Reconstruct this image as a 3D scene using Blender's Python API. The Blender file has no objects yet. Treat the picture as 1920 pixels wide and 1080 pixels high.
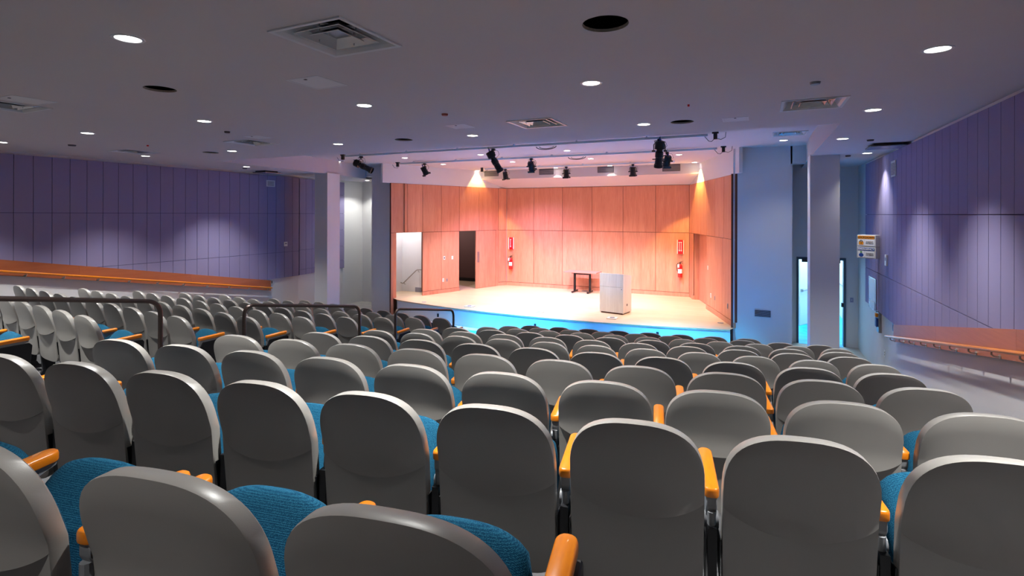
import bpy, bmesh, math, random
from mathutils import Vector, Matrix
random.seed(7)
C = bpy.context.scene.collection
scene = bpy.context.scene
R = math.radians
# ---------------------------------------------------------------- survey of the room (metres; room axis = +Y, front floor z = 0)
EZ = 3.25; FPX = 982.0; Y0 = 401.4; ROLL = R(.12); YAW = R(25.1)
Fw = (-math.sin(YAW), math.cos(YAW)); Rt = (math.cos(YAW), math.sin(YAW))
def ray(px, py):
    u, v = px-960, Y0-py
    c, s = math.cos(ROLL), math.sin(ROLL)
    x, y = c*u-s*v, s*u+c*v
    return Vector((Fw[0]+Rt[0]*x/FPX, Fw[1]+Rt[1]*x/FPX, y/FPX))
def atz(px, py, z):
    r = ray(px, py); t = (z-EZ)/r.z; return Vector((r.x*t, r.y*t, z))
def atY(px, py, Y):
    r = ray(px, py); t = Y/r.y; return Vector((r.x*t, Y, r.z*t+EZ))
def atX(px, py, X):
    r = ray(px, py); t = X/r.x; return Vector((X, r.y*t, r.z*t+EZ))
CEIL = 4.427; RAISED = 4.85; STAGE = .5; WOODTOP = 4.24; JOINT = 2.635
# ---------------------------------------------------------------- materials
def new_mat(name):
    m = bpy.data.materials.new(name); m.use_nodes = True
    nt = m.node_tree; b = nt.nodes['Principled BSDF']; return m, nt, b
def srgb(r, g, b):
    f = lambda c: ((c/255)/12.92 if c/255 <= .04045 else ((c/255+.055)/1.055)**2.4)
    return (f(r), f(g), f(b), 1)
def plain(name, col, rough=.6, metal=0, noise=0, nscale=60, bump=0, spec=.5, coat=0, emit=None, estr=0):
    m, nt, b = new_mat(name)
    b.inputs['Base Color'].default_value = col; b.inputs['Roughness'].default_value = rough
    b.inputs['Metallic'].default_value = metal; b.inputs['Specular IOR Level'].default_value = spec
    b.inputs['Coat Weight'].default_value = coat
    if emit: b.inputs['Emission Color'].default_value = emit; b.inputs['Emission Strength'].default_value = estr
    if noise or bump:
        tc = nt.nodes.new('ShaderNodeTexCoord'); n = nt.nodes.new('ShaderNodeTexNoise')
        n.inputs['Scale'].default_value = nscale; n.inputs['Detail'].default_value = 3
        nt.links.new(tc.outputs['Object'], n.inputs['Vector'])
        if noise:
            mx = nt.nodes.new('ShaderNodeMix'); mx.data_type = 'RGBA'
            nt.links.new(n.outputs['Fac'], mx.inputs['Factor'])
            mx.inputs['A'].default_value = tuple(c*(1-noise) for c in col[:3])+(1,)
            mx.inputs['B'].default_value = tuple(min(1, c*(1+noise)) for c in col[:3])+(1,)
            nt.links.new(mx.outputs['Result'], b.inputs['Base Color'])
        if bump:
            bp = nt.nodes.new('ShaderNodeBump'); bp.inputs['Strength'].default_value = bump; bp.inputs['Distance'].default_value = .002
            nt.links.new(n.outputs['Fac'], bp.inputs['Height']); nt.links.new(bp.outputs['Normal'], b.inputs['Normal'])
    return m
def wood(name, c1, c2, rough=.4, axis=2, scale=9, stretch=.06, island=.12, coat=.0):
    m, nt, b = new_mat(name); N = nt.nodes.new; L = nt.links.new
    tc = N('ShaderNodeTexCoord'); geo = N('ShaderNodeNewGeometry')
    mp = N('ShaderNodeMapping'); sc = [scale]*3; sc[axis] = scale*stretch; mp.inputs['Scale'].default_value = sc
    addv = N('ShaderNodeVectorMath'); addv.operation = 'ADD'
    mulr = N('ShaderNodeMath'); mulr.operation = 'MULTIPLY'; mulr.inputs[1].default_value = 37
    L(geo.outputs['Random Per Island'], mulr.inputs[0]); L(tc.outputs['Object'], mp.inputs['Vector'])
    L(mp.outputs['Vector'], addv.inputs[0]); L(mulr.outputs[0], addv.inputs[1])
    n1 = N('ShaderNodeTexNoise'); n1.inputs['Scale'].default_value = 1.0; n1.inputs['Detail'].default_value = 6; n1.inputs['Distortion'].default_value = .6
    n2 = N('ShaderNodeTexNoise'); n2.inputs['Scale'].default_value = 7.0; n2.inputs['Detail'].default_value = 4
    L(addv.outputs[0], n1.inputs['Vector']); L(addv.outputs[0], n2.inputs['Vector'])
    a = N('ShaderNodeMath'); a.operation = 'ADD'; L(n1.outputs['Fac'], a.inputs[0]); L(n2.outputs['Fac'], a.inputs[1])
    mr = N('ShaderNodeMapRange'); mr.inputs['From Min'].default_value = .65; mr.inputs['From Max'].default_value = 1.35
    L(a.outputs[0], mr.inputs['Value'])
    mx = N('ShaderNodeMix'); mx.data_type = 'RGBA'; mx.inputs['A'].default_value = c1; mx.inputs['B'].default_value = c2
    L(mr.outputs['Result'], mx.inputs['Factor'])
    hs = N('ShaderNodeHueSaturation'); v = N('ShaderNodeMapRange'); v.inputs['To Min'].default_value = 1-island; v.inputs['To Max'].default_value = 1+island
    L(geo.outputs['Random Per Island'], v.inputs['Value']); L(v.outputs['Result'], hs.inputs['Value']); L(mx.outputs['Result'], hs.inputs['Color'])
    L(hs.outputs['Color'], b.inputs['Base Color']); b.inputs['Roughness'].default_value = rough; b.inputs['Coat Weight'].default_value = coat
    return m
M = {}
M['ceiling'] = plain('ceiling_paint', srgb(196, 190, 192), .85, noise=.015, nscale=3)
M['white'] = plain('white_paint', srgb(214, 214, 216), .75, noise=.015, nscale=3, bump=.05)
M['purple'] = plain('purple_acoustic_cloth', srgb(138, 131, 166), .95, noise=.06, nscale=220, bump=.3, spec=.1)
M['groove'] = plain('groove_shadow_paint', srgb(66, 60, 100), .95)
M['wood'] = wood('cherry_panel', srgb(194, 122, 94), srgb(216, 152, 122), .42, 2, 7, .07, .07)
M['wood_dark'] = wood('cherry_reveal', srgb(86, 40, 24), srgb(104, 50, 32), .5, 2, 7, .07, .05)
M['wood_board'] = wood('cherry_rail_board', srgb(156, 82, 48), srgb(172, 98, 60), .4, 1, 6, .05, .03)
M['arm'] = wood('orange_beech', srgb(212, 116, 14), srgb(228, 134, 24), .28, 1, 16, .12, .02, .5)
M['stage_floor'] = wood('maple_strip_floor', srgb(194, 164, 130), srgb(214, 188, 158), .35, 0, 6, .06, .09, .2)
M['lectern'] = wood('pale_laminate', srgb(204, 190, 174), srgb(224, 213, 200), .5, 2, 10, .05, .02)
M['shell'] = plain('grey_shell_plastic', srgb(147, 144, 139), .38, noise=.02, nscale=400, bump=.08, spec=.95)
M['shell_dark'] = plain('dark_seat_pan', srgb(30, 32, 38), .5)
M['casting'] = plain('grey_arm_casting', srgb(128, 130, 134), .45)
M['black'] = plain('black_enamel', srgb(16, 17, 22), .4)
M['fixture'] = plain('black_fixture_enamel', srgb(14, 17, 28), .38)
M['pipe'] = plain('bronze_pipe', srgb(92, 80, 76), .3, metal=.85)
M['steel'] = plain('brushed_steel', srgb(170, 165, 160), .3, metal=.95)
M['track'] = plain('grey_strut', srgb(214, 222, 228), .6)
M['carpet'] = plain('dark_grey_carpet', srgb(92, 92, 94), 1, noise=.35, nscale=320, bump=.5, spec=.05)
M['concrete'] = plain('bare_concrete', srgb(176, 172, 168), .9, noise=.25, nscale=5, bump=.2)
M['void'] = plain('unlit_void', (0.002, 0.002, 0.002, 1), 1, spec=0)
M['plaster_cut'] = plain('cut_plaster', srgb(150, 142, 132), 1, noise=.2, nscale=60)
M['diff'] = plain('white_metal', srgb(205, 206, 210), .35, spec=.5)
M['diff_in'] = plain('diffuser_inner_metal', srgb(176, 178, 184), .22, metal=.7)
M['red'] = plain('red_enamel', srgb(205, 8, 16), .3, coat=.4)
M['sign_red'] = plain('sign_red', srgb(215, 5, 25), .5)
M['signwhite'] = plain('sign_white', srgb(235, 235, 238), .5)
M['plate'] = plain('white_plastic', srgb(230, 228, 222), .4)
M['door_grey'] = plain('slate_door_frame', srgb(66, 86, 104), .5)
M['grille'] = plain('grille_grey', srgb(140, 136, 140), .6)
M['vent_dark'] = plain('vent_dark', srgb(70, 64, 72), .7)
M['tabletop'] = plain('table_laminate', srgb(190, 124, 108), .4)
M['orange_sign'] = plain('sign_orange', srgb(240, 150, 0), .5)
M['blue_sign'] = plain('sign_blue', srgb(20, 66, 150), .5)
M['green_sign'] = plain('sign_green', srgb(30, 140, 50), .5)
M['ink'] = plain('sign_ink', srgb(30, 24, 30), .6)
M['signbox'] = plain('sign_box_grey', srgb(206, 204, 200), .5)
M['brown_disc'] = plain('brown_disc', srgb(150, 60, 44), .6)
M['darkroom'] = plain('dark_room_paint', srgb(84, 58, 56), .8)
M['lens'] = plain('lamp_lens', (1, 1, 1, 1), .3, emit=(1, .97, .93, 1), estr=14)
M['stage_lens'] = plain('stage_lamp_lens', (1, 1, 1, 1), .3, emit=(.9, .95, 1, 1), estr=30)
M['acrylic'] = plain('acrylic_holder', srgb(150, 150, 180), .2); M['sheet'] = plain('holder_sheet', srgb(176, 178, 202), .4)
M['rawboard'] = plain('base_board_grey', srgb(120, 118, 130), .6)
M['metalplate'] = plain('plate_metal', srgb(150, 150, 155), .35, metal=.8)
# cyan floor film
def film():
    m, nt, b = new_mat('cyan_floor_film'); N = nt.nodes.new; L = nt.links.new
    tc = N('ShaderNodeTexCoord'); n = N('ShaderNodeTexNoise'); n.inputs['Scale'].default_value = 2.2; n.inputs['Detail'].default_value = 5; n.inputs['Distortion'].default_value = 1.5
    L(tc.outputs['Object'], n.inputs['Vector'])
    r = N('ShaderNodeValToRGB'); r.color_ramp.elements[0].position = .35; r.color_ramp.elements[0].color = (.0, .36, .85, 1)
    r.color_ramp.elements[1].position = .75; r.color_ramp.elements[1].color = (.03, .55, .95, 1)
    L(n.outputs['Fac'], r.inputs['Fac']); L(r.outputs['Color'], b.inputs['Base Color']); b.inputs['Roughness'].default_value = .5; b.inputs['Specular IOR Level'].default_value = .2
    bp = N('ShaderNodeBump'); bp.inputs['Strength'].default_value = .5; bp.inputs['Distance'].default_value = .02
    L(n.outputs['Fac'], bp.inputs['Height']); L(bp.outputs['Normal'], b.inputs['Normal'])
    return m
M['film'] = film()
def fabric():
    m, nt, b = new_mat('blue_woven_fabric'); N = nt.nodes.new; L = nt.links.new
    tc = N('ShaderNodeTexCoord'); v = N('ShaderNodeTexVoronoi'); v.inputs['Scale'].default_value = 330
    mp = N('ShaderNodeMapping'); mp.inputs['Scale'].default_value = (1, 1, .7)
    L(tc.outputs['Object'], mp.inputs['Vector']); L(mp.outputs['Vector'], v.inputs['Vector']); v.inputs['Randomness'].default_value = .35
    r = N('ShaderNodeValToRGB'); r.color_ramp.elements[0].position = .2; r.color_ramp.elements[0].color = srgb(46, 114, 142)
    r.color_ramp.elements[1].position = .55; r.color_ramp.elements[1].color = srgb(8, 60, 88)
    L(v.outputs['Distance'], r.inputs['Fac']); L(r.outputs['Color'], b.inputs['Base Color']); b.inputs['Roughness'].default_value = .95
    b.inputs['Specular IOR Level'].default_value = .15
    bp = N('ShaderNodeBump'); bp.inputs['Strength'].default_value = .35; bp.inputs['Distance'].default_value = .001
    L(v.outputs['Distance'], bp.inputs['Height']); L(bp.outputs['Normal'], b.inputs['Normal'])
    return m
M['fabric'] = fabric()
# ---------------------------------------------------------------- object helpers
def obj(name, bm, mat, parent=None, smooth=None):
    me = bpy.data.meshes.new(name); bm.normal_update(); bm.to_mesh(me); bm.free()
    for mm in (mat if isinstance(mat, (list, tuple)) else [mat]): me.materials.append(mm)
    if smooth is not None:
        for p in me.polygons: p.use_smooth = True
        me.set_sharp_from_angle(angle=R(smooth))
    o = bpy.data.objects.new(name, me); C.objects.link(o)
    if parent: o.parent = parent
    return o
def tag(o, label, cat, group=None, kind=None):
    if label: o['label'] = label
    if cat: o['category'] = cat
    if group: o['group'] = group
    if kind: o['kind'] = kind
    return o
def thing(name, label, cat, loc=(0, 0, 0), rz=0, group=None):
    o = bpy.data.objects.new(name, None); o.empty_display_size = .1; C.objects.link(o)
    o.location = loc; o.rotation_euler = (0, 0, rz)
    return tag(o, label, cat, group)
def struct(name, bm, mat, parent=None, label=None):
    o = obj(name, bm, mat, parent)
    if not parent: o['kind'] = 'structure'
    if label: o['label'] = label
    return o
def box(bm, x0, x1, y0, y1, z0, z1, mi=0, mtx=None):
    vs = [bm.verts.new(Vector(p)) for p in ((x0, y0, z0), (x1, y0, z0), (x1, y1, z0), (x0, y1, z0), (x0, y0, z1), (x1, y0, z1), (x1, y1, z1), (x0, y1, z1))]
    if mtx:
        for v in vs: v.co = mtx @ v.co
    for f in ((3, 2, 1, 0), (4, 5, 6, 7), (0, 1, 5, 4), (1, 2, 6, 5), (2, 3, 7, 6), (3, 0, 4, 7)):
        fc = bm.faces.new([vs[i] for i in f]); fc.material_index = mi
    return vs
def bbox(x0, x1, y0, y1, z0, z1, bev=.003, seg=2, mtx=None):
    bm = bmesh.new(); box(bm, x0, x1, y0, y1, z0, z1)
    if bev: bmesh.ops.bevel(bm, geom=bm.edges[:], offset=bev, segments=seg, affect='EDGES', profile=.6)
    if mtx: bmesh.ops.transform(bm, matrix=mtx, verts=bm.verts)
    return bm
def prism(bm, pts, vec, mi=0):
    """closed polygon (3d points) extruded along vec"""
    a = [bm.verts.new(Vector(p)) for p in pts]; b = [bm.verts.new(Vector(p)+Vector(vec)) for p in pts]
    n = len(pts)
    bm.faces.new(a).material_index = mi; bm.faces.new(b[::-1]).material_index = mi
    for i in range(n): bm.faces.new((a[i], b[i], b[(i+1) % n], a[(i+1) % n])).material_index = mi
def fixn(bm): bmesh.ops.recalc_face_normals(bm, faces=bm.faces[:]); return bm
def tube(bm, pts, r, seg=10, cap=True, mi=0):
    pts = [Vector(p) for p in pts]; rings = []
    up = Vector((0, 0, 1)); prev = None
    for i, p in enumerate(pts):
        d = (pts[min(i+1, len(pts)-1)]-pts[max(i-1, 0)]).normalized()
        if prev is None:
            a = d.cross(up); a = a if a.length > 1e-3 else d.cross(Vector((1, 0, 0)))
        else: a = prev-d*prev.dot(d)
        a.normalize(); b = d.cross(a); prev = a
        rr = r[i] if isinstance(r, (list, tuple)) else r
        rings.append([bm.verts.new(p+a*rr*math.cos(2*math.pi*k/seg)+b*rr*math.sin(2*math.pi*k/seg)) for k in range(seg)])
    for i in range(len(rings)-1):
        for k in range(seg):
            bm.faces.new((rings[i][k], rings[i][(k+1) % seg], rings[i+1][(k+1) % seg], rings[i+1][k])).material_index = mi
    if cap: bm.faces.new(rings[0][::-1]).material_index = mi; bm.faces.new(rings[-1]).material_index = mi
def arc_pts(a, corner, b, r, n=6):
    a, c, b = Vector(a), Vector(corner), Vector(b)
    p0 = c+(a-c).normalized()*r; p1 = c+(b-c).normalized()*r
    return [(p0*(1-t)**2+c*2*t*(1-t)+p1*t*t) for t in [i/n for i in range(n+1)]]
def cyl(bm, cx, cy, z0, z1, r, seg=24, r1=None, mi=0): tube(bm, [(cx, cy, z0), (cx, cy, z1)], [r, r if r1 is None else r1], seg, mi=mi)
def text_obj(name, s, size, mat, parent, mtx, ext=.0008, align='CENTER', bold=0):
    cu = bpy.data.curves.new(name, 'FONT'); cu.body = s; cu.size = size; cu.extrude = ext; cu.align_x = align; cu.align_y = 'CENTER'; cu.offset = bold
    to = bpy.data.objects.new(name, cu); C.objects.link(to)
    dg = bpy.context.evaluated_depsgraph_get(); me = bpy.data.meshes.new_from_object(to.evaluated_get(dg))
    bpy.data.objects.remove(to); me.materials.clear(); me.materials.append(mat)
    me.transform(mtx); o = bpy.data.objects.new(name, me); C.objects.link(o); o.parent = parent; return o
ORD = ['zeroth', 'first', 'second', 'third', 'fourth', 'fifth', 'sixth', 'seventh', 'eighth', 'ninth', 'tenth', 'eleventh', 'twelfth']
# ---------------------------------------------------------------- seating planes
def rowdir(deg): a = R(deg); return Vector((-math.sin(a), math.cos(a), 0)), Vector((math.cos(a), math.sin(a), 0))
nL, tL = rowdir(-5.92); nR, tR = rowdir(9.65)
AISLE = -5.13
def floor_z(x, y):
    if x >= AISLE: z = 1.68-.183*(nR.x*x+nR.y*y-1.796)
    else: z = 1.505-.183*(nL.x*x+nL.y*y-1.371)
    return max(0, z)
bm = bmesh.new()
xs = [-13.6+.605*i for i in range(14)]+[AISLE]+[AISLE+.62*i for i in range(1, 13)]
ys = [-2.2+.2*i for i in range(89)]
gv = [[bm.verts.new((x, y, floor_z(x, y))) for y in ys] for x in xs]
for i in range(len(xs)-1):
    for j in range(len(ys)-1):
        f = bm.faces.new((gv[i][j], gv[i+1][j], gv[i+1][j+1], gv[i][j+1]))
        f.material_index = 1 if ys[j] > 11.3 else 0
struct('floor', bm, [M['carpet'], M['concrete']])
# cyan protective film on the flat floor in front of the stage
bm = bmesh.new(); box(bm, -11.6, .85, 11.35, 12.75, .001, .006)
tag(obj('floor_film', bm, M['film']), 'bright cyan plastic protection sheet laid on the floor in front of the stage', 'plastic sheet')
# ---------------------------------------------------------------- ceiling with real openings
def poly_with_holes(outer, holes, z):
    bm = bmesh.new(); edges = []
    for loop in [outer]+holes:
        vs = [bm.verts.new((p[0], p[1], z)) for p in loop]
        edges += [bm.edges.new((vs[i], vs[(i+1) % len(vs)])) for i in range(len(vs))]
    bmesh.ops.triangle_fill(bm, use_beauty=True, use_dissolve=False, edges=edges)
    for f in bm.faces:
        if f.normal.z > 0: f.normal_flip()
    return bm
def circ(c, r, n=32): return [(c[0]+r*math.cos(2*math.pi*i/n), c[1]+r*math.sin(2*math.pi*i/n)) for i in range(n)]
def sqr(c, h): return [(c[0]-h, c[1]-h), (c[0]+h, c[1]-h), (c[0]+h, c[1]+h), (c[0]-h, c[1]+h)]
holes_px = [((1135, 45), .142, 'large round black hole cut in the ceiling, nearest the camera right of centre'),
            ((300, 167), .135, 'round black hole cut in the ceiling at upper left, rough edged'),
            ((1279, 228.5), .14, 'round black ceiling hole beside the small access panel near the soffit edge'),
            ((757, 262), .14, 'thin looking black ceiling hole above the left end of the lighting strut'),
            ((395, 286), .14, 'distant black ceiling hole over the left seating block')]
hole_c = [atz(*p[0], CEIL) for p in holes_px]
diff_px = [((632.5, 72), 'large square ceiling air diffuser nearest the camera, black duct visible inside'),
           ((1008, 231), 'square ceiling diffuser with pink reflections above the stage opening centre'),
           ((1523.5, 195), 'square ceiling diffuser with bluish louvres at upper right'),
           ((473, 267.5), 'square ceiling diffuser far left of centre, beside a flush access hatch'),
           ((252, 284.5), 'square ceiling diffuser furthest left, above the purple wall'),
           ((8, 198), 'square ceiling diffuser cut off by the left photo edge')]
diff_c = [atz(*p[0], CEIL) for p in diff_px]
SOFX0, SOFX1, SOFY = -11.0, .97, 7.93
outer = [(-13.7, -2.2), (2.4, -2.2), (2.4, 15.3), (SOFX1, 13.8), (SOFX1, SOFY), (SOFX0, SOFY-.1), (-11.93, 13.8), (-11.93, 15.6), (-13.7, 15.6)]
outer = [(-13.7, -2.2), (2.4, -2.2), (2.4, 15.2), (SOFX1+.04, 15.2), (SOFX1, 12.0), (SOFX1, SOFY), (SOFX0, SOFY-.12), (-11.42, 11.6), (-11.9, 13.85), (-11.9, 15.5), (-13.7, 15.5)]
bm = poly_with_holes(outer, [circ(c, holes_px[i][1]) for i, c in enumerate(hole_c)]+[sqr(c, .285) for c in diff_c], CEIL)
# soffit upstands around the raised pocket
lp = [(-11.9, 13.85), (-11.42, 11.6), (SOFX0, SOFY-.12), (SOFX1, SOFY), (SOFX1, 12.0), (SOFX1+.04, 13.8)]
for a, b in zip(lp, lp[1:]):
    v = [bm.verts.new(p) for p in ((a[0], a[1], CEIL), (b[0], b[1], CEIL), (b[0], b[1], RAISED+.02), (a[0], a[1], RAISED+.02))]; bm.faces.new(v)
ceil = struct('ceiling', bm, M['ceiling'])
D4 = atz(1480.5, 250.5, RAISED); D5 = atz(553, 292.3, RAISED)
bm = poly_with_holes([(-12.2, 7.6), (1.2, 7.6), (1.2, 13.95), (-1.0, 18.6), (-9.8, 18.6), (-12.2, 13.95)], [sqr(D4, .285), sqr(D5, .285)], RAISED)
struct('raised_ceiling', bm, M['ceiling'], ceil)
# plenum roof above everything, closes the building
bm = bmesh.new(); box(bm, -14.5, 4.5, -2.5, 19.5, 5.6, 5.65); struct('plenum_deck', bm, M['void'], ceil)
# holes: plaster rim + black can
for i, (c, (p, r, lab)) in enumerate(zip(hole_c, holes_px)):
    t = thing('ceiling_hole', lab, 'ceiling hole', (c.x, c.y, CEIL), 0, 'holes cut for missing ceiling speakers')
    bm = bmesh.new(); n = 48; rr = [r*(1+random.uniform(-.012, .012)) for _ in range(n)]
    r0 = [bm.verts.new((rr[k]*math.cos(2*math.pi*k/n)*1.01, rr[k]*math.sin(2*math.pi*k/n)*1.01, -.001)) for k in range(n)]
    r1 = [bm.verts.new((rr[k]*math.cos(2*math.pi*k/n)*.985, rr[k]*math.sin(2*math.pi*k/n)*.985, .018)) for k in range(n)]
    for k in range(n): bm.faces.new((r0[k], r1[k], r1[(k+1) % n], r0[(k+1) % n]))
    obj('plaster_edge', bm, M['plaster_cut'], t)
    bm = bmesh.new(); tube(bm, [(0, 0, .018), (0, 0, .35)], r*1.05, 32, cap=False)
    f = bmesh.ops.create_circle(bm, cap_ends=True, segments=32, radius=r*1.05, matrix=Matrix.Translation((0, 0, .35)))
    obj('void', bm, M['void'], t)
def frame_ring(bm, h0, z0, h1, z1, mi=0):
    a = [bm.verts.new((x, y, z0)) for x, y in sqr((0, 0), h0)]; b = [bm.verts.new((x, y, z1)) for x, y in sqr((0, 0), h1)]
    for k in range(4): bm.faces.new((a[k], b[k], b[(k+1) % 4], a[(k+1) % 4])).material_index = mi
def dup(root, loc, rz=None, label=None):
    r = root.copy(); C.objects.link(r); r.location = loc
    if rz is not None: r.rotation_euler = (0, 0, rz)
    if label: r['label'] = label
    for ch in root.children:
        c = ch.copy(); C.objects.link(c); c.parent = r
        for g in ch.children:
            d = g.copy(); C.objects.link(d); d.parent = c
    return r
def make_diffuser(label):
    t = thing('ceiling_diffuser', label, 'air vent', (0, 0, 0), 0, 'square ceiling diffusers')
    bm = bmesh.new(); frame_ring(bm, .305, -.001, .303, -.010); frame_ring(bm, .303, -.010, .275, -.008); frame_ring(bm, .275, -.008, .255, .012); frame_ring(bm, .255, .012, .17, .14)
    obj('frame', bm, M['diff'], t)
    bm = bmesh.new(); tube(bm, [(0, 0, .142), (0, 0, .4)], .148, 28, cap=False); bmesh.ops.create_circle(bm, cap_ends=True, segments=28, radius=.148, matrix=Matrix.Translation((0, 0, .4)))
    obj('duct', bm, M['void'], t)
    bm = poly_with_holes(sqr((0, 0), .17), [circ((0, 0), .148, 28)], .141); obj('neck_plate', bm, M['diff_in'], t)
    for h, z in ((.195, .004), (.125, .002)):
        bm = bmesh.new(); frame_ring(bm, h, z, h-.005, z-.003); frame_ring(bm, h-.005, z-.003, h-.045, z+.03); frame_ring(bm, h, z, h-.042, z+.034)
        if h < .15:
            a = [bm.verts.new((x, y, z+.03)) for x, y in sqr((0, 0), h-.045)]; bm.faces.new(a)
        obj('cone', bm, M['diff_in'], t)
    bm = bmesh.new()
    for sx in (-1, 1): tube(bm, [(sx*.16, 0, .0), (sx*.16, 0, .09)], .004, 6); tube(bm, [(0, sx*.16, .0), (0, sx*.16, .09)], .004, 6)
    obj('hanger', bm, M['diff_in'], t)
    return t
d0 = make_diffuser(diff_px[0][1]); d0.location = diff_c[0]
for c, (p, lab) in zip(diff_c[1:], diff_px[1:]): dup(d0, c, label=lab)
dup(d0, D4, label='square diffuser in the raised ceiling pocket at right, bluish')
dup(d0, D5, label='square diffuser in the raised ceiling pocket at far left')
# surface-mounted side diffusers on the low strips
for (px, py), lab in (((1661, 270.5), 'shallow square diffuser on the low ceiling beside the right purple wall'), ((500, 321), 'shallow square diffuser under the low ceiling beside the left purple wall')):
    c = atz(px, py, CEIL)
    t = thing('ceiling_diffuser', lab, 'air vent', c)
    bm = bmesh.new(); box(bm, -.2, .2, -.2, .2, -.037, .002); box(bm, -.25, .25, -.25, .25, -.045, -.036); obj('housing', bm, M['vent_dark'], t)
    obj('plate', bbox(-.25, .25, -.25, .25, -.058, -.046, .003), M['diff_in'], t)
# access panels
for (px, py), h, lab, z in (((595.5, 155), .19, 'white square access panel flush in the ceiling below the largest diffuser', CEIL), ((862, 237), .15, 'small ceiling access panel glowing pink, left of the pink diffuser', CEIL),
                            ((1379, 223.5), .15, 'ceiling access panel half pink half blue near the soffit edge', CEIL), ((50, 188), .19, 'faint ceiling access panel at the far upper left', CEIL), ((483, 257), .15, 'faint ceiling access hatch beyond the left diffuser', CEIL)):
    c = atz(px, py, z); t = thing('access_panel', lab, 'access panel', c, 0, 'ceiling access panels')
    bm = bmesh.new(); frame_ring(bm, h, -.0008, h-.002, -.004); frame_ring(bm, h-.002, -.004, h-.02, -.004); frame_ring(bm, h-.02, -.004, h-.021, -.001)
    obj('frame', bm, M['diff'], t)
    obj('panel', bbox(-h+.024, h-.024, -h+.024, h-.024, -.0035, -.0012, .0005, 1), M['white'], t)
    bm = bmesh.new(); box(bm, -.012, .012, -h+.04, -h+.06, -.008, -.0036); obj('latch', bm, M['vent_dark'], t)
# small round caps
for (px, py), z, mat, r, lab in (((1528.5, 154), CEIL, 'metalplate', .045, 'small round chrome sprinkler cap by the upper right diffuser'), ((1632, 262), CEIL, 'vent_dark', .05, 'small dark ceiling cap left of the shallow right diffuser'),
        ((1590, 291.5), CEIL, 'vent_dark', .05, 'small dark ceiling cap just right of the white column'), ((1468, 277), RAISED, 'vent_dark', .05, 'small dark cap in the raised ceiling above the right proscenium wall'),
        ((834, 213.5), CEIL, 'brown_disc', .04, 'tiny orange ceiling cap above the pink access panel'), ((426, 246.5), CEIL, 'vent_dark', .04, 'tiny purple grey ceiling cap right of a downlight over the left block'),
        ((135, 271.5), CEIL, 'vent_dark', .06, 'thin dark ceiling cap above the purple wall at left'), ((1291, 196), CEIL, 'sign_red', .012, 'tiny red dot on the ceiling right of centre'),
        ((277, 272), CEIL, 'sign_red', .018, 'tiny red dot on the ceiling at left'), ((459, 315), CEIL, 'vent_dark', .06, 'dark ceiling cap next to a downlight in the left low strip')):
    c = atz(px, py, z); bm = bmesh.new(); cyl(bm, 0, 0, -.022, .002, r*.85, 20, r)
    o = obj('ceiling_sprinkler', bm, M[mat], None, 40); o.location = c; tag(o, lab, 'ceiling sprinkler')
# ---------------------------------------------------------------- downlights
dl_main = [(240, 72, 'nearest left of the large diffuser'), (1758, 92, 'at the far upper right'), (1108.5, 155.5, 'below the large black ceiling hole'), (683, 197.5, 'right of the white access panel'),
           (383, 227, 'left of centre over the left block'), (164, 249.5, 'far left, beyond the rough hole'), (1637, 206, 'right of the bluish diffuser'), (1207, 233, 'left of the round hole near the soffit'),
           (886, 254, 'just below the pink access panel'), (634, 270, 'above the left end of the lighting strut'), (435, 283, 'below the far left hatch'), (273, 292.5, 'below the furthest left diffuser'),
           (2, 266.5, 'cut off by the left photo edge'), (1580, 260, 'right of the raised pocket corner'), (1626, 287, 'near the right purple wall end'), (462, 312.5, 'in the low strip along the left purple wall')]
dl_raised = [(634, 302.6, 'beyond the strut end at left'), (759, 296, 'between the struts, left'), (901, 290, 'just left of the near centre spotlight'), (1063, 282.5, 'right of centre between the struts'),
             (1469, 263, 'under the right raised pocket diffuser'), (831, 308, 'behind the second strut at left'), (961, 303.5, 'behind the second strut right of the tilted spotlight'), (1107.5, 297.5, 'behind the second strut, right of centre'), (1273, 290, 'right of the double spotlight')]
def make_dl():
    t = thing('downlight', 'x', 'ceiling light', (0, 0, 0), 0, 'round recessed downlights')
    bm = bmesh.new(); n = 32
    prof = [(.098, -.0005), (.096, -.005), (.078, -.006), (.074, -.002)]
    rings = [[bm.verts.new((r*math.cos(2*math.pi*k/n), r*math.sin(2*math.pi*k/n), z)) for k in range(n)] for r, z in prof]
    for a, b in zip(rings, rings[1:]):
        for k in range(n): bm.faces.new((a[k], b[k], b[(k+1) % n], a[(k+1) % n]))
    obj('trim_ring', bm, M['diff'], t, 40)
    bm = bmesh.new(); cyl(bm, 0, 0, -.0022, -.0012, .074, 32); obj('lens', bm, M['lens'], t)
    return t
dl0 = make_dl(); first = True; spots = []
for lst, z, where in ((dl_main, CEIL, 'in the low ceiling'), (dl_raised, RAISED, 'in the raised ceiling')):
    for px, py, lab in lst:
        c = atz(px, py, z); l = 'lit round downlight '+where+', '+lab
        if first: t = dl0; dl0.location = c; dl0['label'] = l; first = False
        else: t = dup(dl0, c, label=l)
        spots.append((c, t, z))
def lamp(kind, name, loc, power, color=(1, 1, 1), target=None, size=.05, angle=90, blend=.6, parent=None, sx=None, sy=None):
    d = bpy.data.lights.new(name, kind); d.energy = power; d.color = color
    if kind == 'SPOT': d.spot_size = R(angle); d.spot_blend = blend; d.shadow_soft_size = size
    if kind == 'AREA': d.shape = 'RECTANGLE'; d.size = sx; d.size_y = sy
    if kind == 'POINT': d.shadow_soft_size = size
    o = bpy.data.objects.new(name, d); C.objects.link(o); o.location = loc
    if target is not None:
        v = Vector(target)-Vector(loc); o.rotation_euler = v.to_track_quat('-Z', 'Y').to_euler()
    return o
P_HALL = 590
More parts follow.
